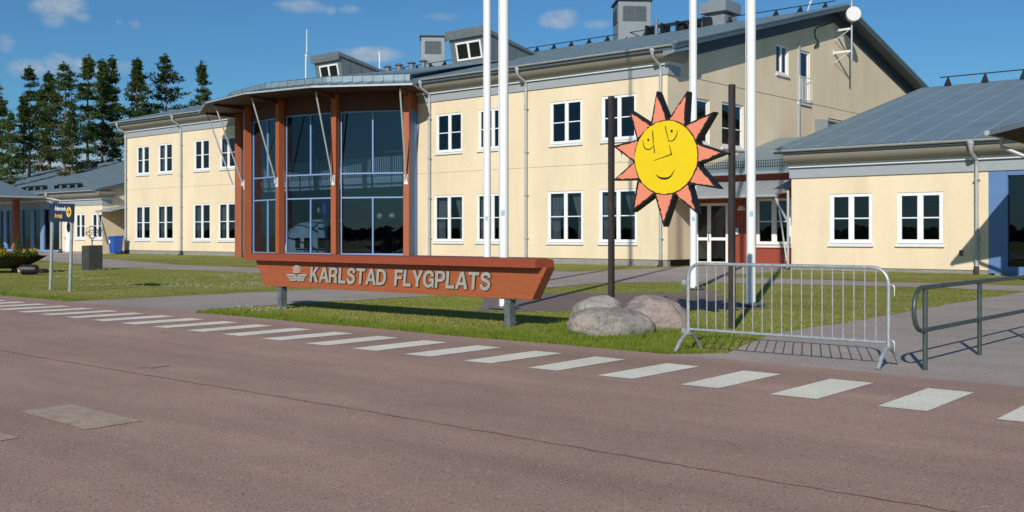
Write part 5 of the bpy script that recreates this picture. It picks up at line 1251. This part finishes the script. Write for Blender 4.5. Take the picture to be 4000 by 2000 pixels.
for px_, py_, dd in ((1250, 822, 40.2), (1310, 822, 40.2), (1483, 845, 41), (1532, 845, 41)):
    q = onV(px_, py_, dd); t = thing('globe_lamp', 'round opal globe lamp hanging inside the glass hall', 'lamp', q, 'globe lamps inside the hall'); m = MB(); m.sphere(q, .19, 9); m.build('shade', 'lampwhite', t, smooth=True); m = MB(); m.tube([(q[0], q[1], q[2] + .17), (q[0], q[1], 4.24)], .012, 5); m.build('cord', 'black', t)

# ================================================================== PINES
def pine_mesh(seed, H, R, c0=.40, dens=1.0):
    r = random.Random(seed); tr = MB(); cr = MB(); n = 9
    bx, by = r.gauss(0, .3), r.gauss(0, .3)
    ax = lambda z: Vector((bx * math.sin(z / H * 2.2) + .08 * math.sin(z * 1.1), by * math.sin(z / H * 2.6), z))
    tr.tube([ax(H * k / n) for k in range(n + 1)], [.19 * (1 - k / n) ** .8 + .012 for k in range(n + 1)], 8)
    def clump(p, s, k):                                # a flattened tuft of needle sprays
        for _ in range(k):
            q = p + Vector((r.gauss(0, .42), r.gauss(0, .42), r.gauss(0, .2))) * s
            a = Vector((r.gauss(0, 1), r.gauss(0, 1), r.gauss(.55, .6))).normalized() * r.uniform(.18, .36); b = a.cross(Vector((r.gauss(0, 1), r.gauss(0, 1), r.gauss(0, 1)))).normalized() * r.uniform(.045, .085)
            cr.add([q - b, q + b, q + a + b * .3, q + a - b * .3], [(0, 1, 2, 3)])
    for _ in range(9):                                  # dead twigs below the crown
        zz = H * r.uniform(.15, c0); a = r.uniform(0, 6.28); L = r.uniform(.6, 1.9); p = ax(zz); tr.tube([p, p + Vector((math.cos(a) * L, math.sin(a) * L, r.uniform(-.5, .1)))], .022, 4, r2=.006)
    lop = [r.uniform(.5, 1.4) for _ in range(8)]       # lopsided outline
    z = H * c0
    while z < H - .2:
        t = (z - H * c0) / (H * (1 - c0)); env = R * r.uniform(.7, 1.15) * (.45 + t * 1.4 if t < .38 else (1 - ((t - .38) / .62) ** 1.05) * .95 + .05)
        k = r.choice((3, 4, 4, 5)); a0 = r.uniform(0, 6.28)
        for i in range(k):
            if r.random() < .12: continue
            a = a0 + i * 6.28 / k + r.gauss(0, .35); L = max(.25, env * r.uniform(.45, 1.25) * lop[int((a % 6.28) / .786) % 8]); rise = L * (r.uniform(-.22, .12) + .42 * t); p = ax(z)
            e = p + Vector((math.cos(a) * L, math.sin(a) * L, rise)); m_ = p.lerp(e, .55) + Vector((0, 0, -.10 * L)); tr.tube([p, m_, e], [.04 * (1 - t) + .012, .022, .006], 4)
            cn = max(2, int(L * 2.0 * dens) + 1)
            for j in range(cn):
                f = .30 + .75 * (j + r.random()) / cn; q = (p.lerp(m_, f / .55) if f < .55 else m_.lerp(e, (f - .55) / .45)); side = Vector((-math.sin(a), math.cos(a), 0)) * r.gauss(0, .28) * min(1, L)
                clump(q + side + Vector((0, 0, .06)), (.36 + .38 * (1 - t)) * (.7 + .3 * min(1, L)), int(25 * dens))
        z += r.choice((.5, .6, .75, 1.2)) * r.uniform(.9, 1.1) * (1 - .55 * t)
    clump(ax(H - .5), .30, 16); clump(ax(H - .15), .18, 12); clump(ax(H + .1), .10, 6)
    return tr, cr
protos = []
for s, (R, c0, d) in enumerate(((1.95, .44, .95), (2.25, .38, 1.0), (1.9, .55, .86), (2.2, .32, 1.0), (2.25, .52, .84))):
    tr, cr = pine_mesh(31 + s, 19, R, c0, d); protos.append((tr, cr, R))
made = {}
pines = [(-20, 300, 100, 3, 'tall pine cut by the left photo edge, highest at that edge'), (114, 258, 104, 2, 'slim pine with a long bare trunk and high crown right of the left edge'),
         (158, 345, 113, 0, 'shorter pine squeezed in after the slim bare trunked one'), (197, 282, 116, 1, 'dense pine touching the white cloud left of the forked top pine'),
         (238, 243, 103, 4, 'pine with ragged spreading top before the low white cloud'), (292, 400, 97, 3, 'low dark bushy pine standing in front of the taller trunks'),
         (338, 217, 106, 0, 'tall pointed pine with even whorls, third highest of the row'), (392, 232, 116, 1, 'broad dark pine merging with its pointed neighbour'),
         (440, 219, 109, 3, 'dense tall pine with full crown in the middle of the row'), 
         (526, 226, 107, 1, 'full pine standing left of the pine with the bare right side'), 
         (640, 214, 111, 4, 'highest loose pine with open crown near the terminal roof'), (792, 247, 126, 0, 'lone pine rising apart behind the terminal roof, nearest to the hall'),
         (45, 436, 94, 3, 'low young pine in front near the left photo edge'), (728, 470, 128, 1, 'low pine half hidden by the terminal roof beside the lone one'),
         (84, 372, 122, 1, 'pale distant pine between the first two tall ones'), (690, 440, 124, 3, 'low dark pine just above the terminal roof slope'),
         (10, 385, 118, 0, 'distant pine behind the low young one at the left edge')]
for px_, py_, D, k, lab in pines:
    a = ray(px_, py_); H = EYE + D * a[2]; x, y = a[0] * D, a[1] * D
    if k not in made:
        tr, cr, R = protos[k]; t = thing('pine_tree', lab, 'tree', (0, 0, 0), 'pines beyond the left wing'); tr.build('trunk', 'bark', t, smooth=True, recalc=False); cr.build('crown', 'needle', t, recalc=False); made[k] = t
    else: t = copy_tree(made[k])
    t['label'] = lab; t.location = (x, y, 0); s = H / 19.1; t.scale = (s * rnd.uniform(.9, 1.1), s * rnd.uniform(.9, 1.1), s); t.rotation_euler = (0, 0, rnd.uniform(0, 6.28))
# low wood on the far side of the road, behind the photographer: the dark panes mirror it
m = MB(); r = random.Random(77)
for k in range(620):
    x = -420 + k * 1.0 + r.uniform(-1, 1); y = -150 + r.uniform(-9, 9); H = r.uniform(2.6, 4.0)
    prev = None; n = 6
    for j in range(4):
        z0 = H * (.08 + .2 * j); rad = (3.0 - .42 * j) * r.uniform(.8, 1.2)
        m.add([(x + rad * math.cos(i * 6.283 / n) * r.uniform(.7, 1.2), y + rad * math.sin(i * 6.283 / n) * r.uniform(.7, 1.2), z0 + r.uniform(-.4, .4)) for i in range(n)] + [(x + r.uniform(-.2, .2), y, z0 + H * .28)], [(i, (i + 1) % n, n) for i in range(n)])
struct(m.build('treeline', 'needle', None, recalc=False), 'stuff')

# ================================================================== LIGHT AND SKY
SE = math.radians(28.0); SDX, SDY = .424, -.9056
L = Vector((SDX * math.cos(SE), SDY * math.cos(SE), math.sin(SE))).normalized()
sl = bpy.data.lights.new('sun', 'SUN'); sl.energy = 4.15; sl.angle = math.radians(.5); sl.color = (1.0, .935, .84)
so_ = bpy.data.objects.new('sun', sl); COL.objects.link(so_); so_.rotation_euler = (-L).to_track_quat('-Z', 'Y').to_euler(); so_.location = (10, -20, 30)
wd = bpy.data.worlds.new('World'); S.world = wd; wd.use_nodes = True; nt = NT(wd)
out = nt.n('ShaderNodeOutputWorld'); bg = nt.n('ShaderNodeBackground'); nt.l(bg.outputs[0], out.inputs[0])
sky = nt.n('ShaderNodeTexSky', sky_type='NISHITA'); sky.sun_disc = False; sky.sun_elevation = SE; sky.sun_rotation = math.atan2(SDX, SDY)
sky.altitude = 100; sky.air_density = 1.0; sky.dust_density = .35; sky.ozone_density = 2.2
tc = nt.n('ShaderNodeTexCoord'); sp = nt.n('ShaderNodeSeparateXYZ'); nt.l(tc.outputs['Generated'], sp.inputs[0])
def mth(op, a, b=None, c=None):
    m_ = nt.n('ShaderNodeMath', operation=op)
    for i, v in enumerate((a, b, c)):
        if v is None: continue
        if isinstance(v, (int, float)): m_.inputs[i].default_value = v
        else: nt.l(v, m_.inputs[i])
    return m_.outputs[0]
az = mth('ARCTAN2', sp.outputs[0], sp.outputs[1]); el = mth('ARCSINE', sp.outputs[2])
cv = nt.n('ShaderNodeCombineXYZ'); nt.l(az, cv.inputs[0]); nt.l(mth('MULTIPLY', el, 1.6), cv.inputs[1])
def wn(scale, detail, rough, off):
    mp = nt.n('ShaderNodeMapping'); mp.inputs['Location'].default_value = (off, off * .7, off * .3); nt.l(cv.outputs[0], mp.inputs[0])
    z = nt.n('ShaderNodeTexNoise'); z.inputs['Scale'].default_value = scale; z.inputs['Detail'].default_value = detail; z.inputs['Roughness'].default_value = rough; nt.l(mp.outputs[0], z.inputs['Vector']); return z.outputs['Fac']
n1 = wn(14, 6, .6, 2.0); n2 = wn(45, 5, .6, 5.0)
nz = mth('ADD', mth('MULTIPLY', mth('SUBTRACT', n1, .5), 2.6), mth('MULTIPLY', mth('SUBTRACT', n2, .5), 1.3))
clouds = [(230, 30, 110, 62, 1.0), (320, 68, 45, 22, .7), (235, 262, 75, 50, .9), (120, 272, 95, 40, .8), (330, 272, 90, 45, .8), (480, 265, 60, 30, .5), (20, 165, 40, 34, .5),
          (528, 97, 26, 18, .35), (465, 85, 18, 10, .3), (1175, 25, 105, 30, .65), (1290, 42, 26, 20, .4), (1365, 38, 45, 18, .4), (1455, 212, 125, 30, .95), (2190, 75, 85, 38, .9), (2335, 92, 70, 24, .6), (1720, 65, 70, 16, .25),
          (300, 640, 420, 90, .85), (120, 800, 500, 70, .9)]
tot = None
for x, y, w_, h_, den in clouds:
    a = ray(x, y); A0 = math.atan2(a[0], a[1]); E0 = math.asin(a[2] / math.sqrt(a[0] ** 2 + a[1] ** 2 + a[2] ** 2)); k = (a[0] ** 2 + a[1] ** 2)
    wr, hr_ = w_ / F / (1 + ((x - CX) / F) ** 2) * 1.35, h_ / F * .95 * 1.35
    d2 = mth('ADD', mth('POWER', mth('ABSOLUTE', mth('DIVIDE', mth('SUBTRACT', az, A0), wr)), 2), mth('POWER', mth('ABSOLUTE', mth('DIVIDE', mth('SUBTRACT', el, E0), hr_)), 2))
    v = mth('SUBTRACT', mth('ADD', .62, mth('MULTIPLY', nz, .62)), d2)
    mr = nt.n('ShaderNodeMapRange', interpolation_type='SMOOTHSTEP'); mr.inputs['From Min'].default_value = -.1; mr.inputs['From Max'].default_value = .85; mr.inputs['To Max'].default_value = den * .85; nt.l(v, mr.inputs[0])
    tot = mr.outputs[0] if tot is None else mth('MAXIMUM', tot, mr.outputs[0])
# a bank of cloud elsewhere in the sky, mirrored in the hall glass
bk = nt.n('ShaderNodeMapRange', interpolation_type='SMOOTHSTEP'); bk.inputs['From Min'].default_value = .50; bk.inputs['From Max'].default_value = .66; bk.inputs['To Max'].default_value = .75; nt.l(wn(5.5, 6, .6, 9.0), bk.inputs[0])
far = nt.n('ShaderNodeMapRange', interpolation_type='SMOOTHSTEP'); far.inputs['From Min'].default_value = .10; far.inputs['From Max'].default_value = -.35; nt.l(sp.outputs[1], far.inputs[0])
lowm = nt.n('ShaderNodeMapRange', interpolation_type='SMOOTHSTEP'); lowm.inputs['From Min'].default_value = .30; lowm.inputs['From Max'].default_value = .12; nt.l(sp.outputs[2], lowm.inputs[0])
tot = mth('MAXIMUM', tot, mth('MULTIPLY', mth('MULTIPLY', bk.outputs[0], far.outputs[0]), lowm.outputs[0]))
SK = .062
skc = nt.n('ShaderNodeMix', data_type='RGBA', blend_type='MULTIPLY'); skc.inputs[0].default_value = 1; nt.l(sky.outputs[0], skc.inputs[6]); skc.inputs[7].default_value = (SK * .50, SK * .96, SK * 1.30, 1)
cc = ramp(nt, n2, [(.3, (.29, .36, .45)), (.7, (.48, .54, .60))])
mx = nt.n('ShaderNodeMix', data_type='RGBA'); nt.l(tot, mx.inputs[0]); nt.l(skc.outputs[2], mx.inputs[6]); nt.l(cc, mx.inputs[7])
nt.l(mx.outputs[2], bg.inputs[0]); bg.inputs[1].default_value = 1.0
S.view_settings.view_transform = 'Standard'; S.view_settings.look = 'None'; S.view_settings.gamma = 1; S.view_settings.exposure = 0; S.view_settings.use_curve_mapping = False
S.render.engine = 'CYCLES'; S.cycles.use_denoising = True; S.cycles.max_bounces = 8; S.cycles.transparent_max_bounces = 12
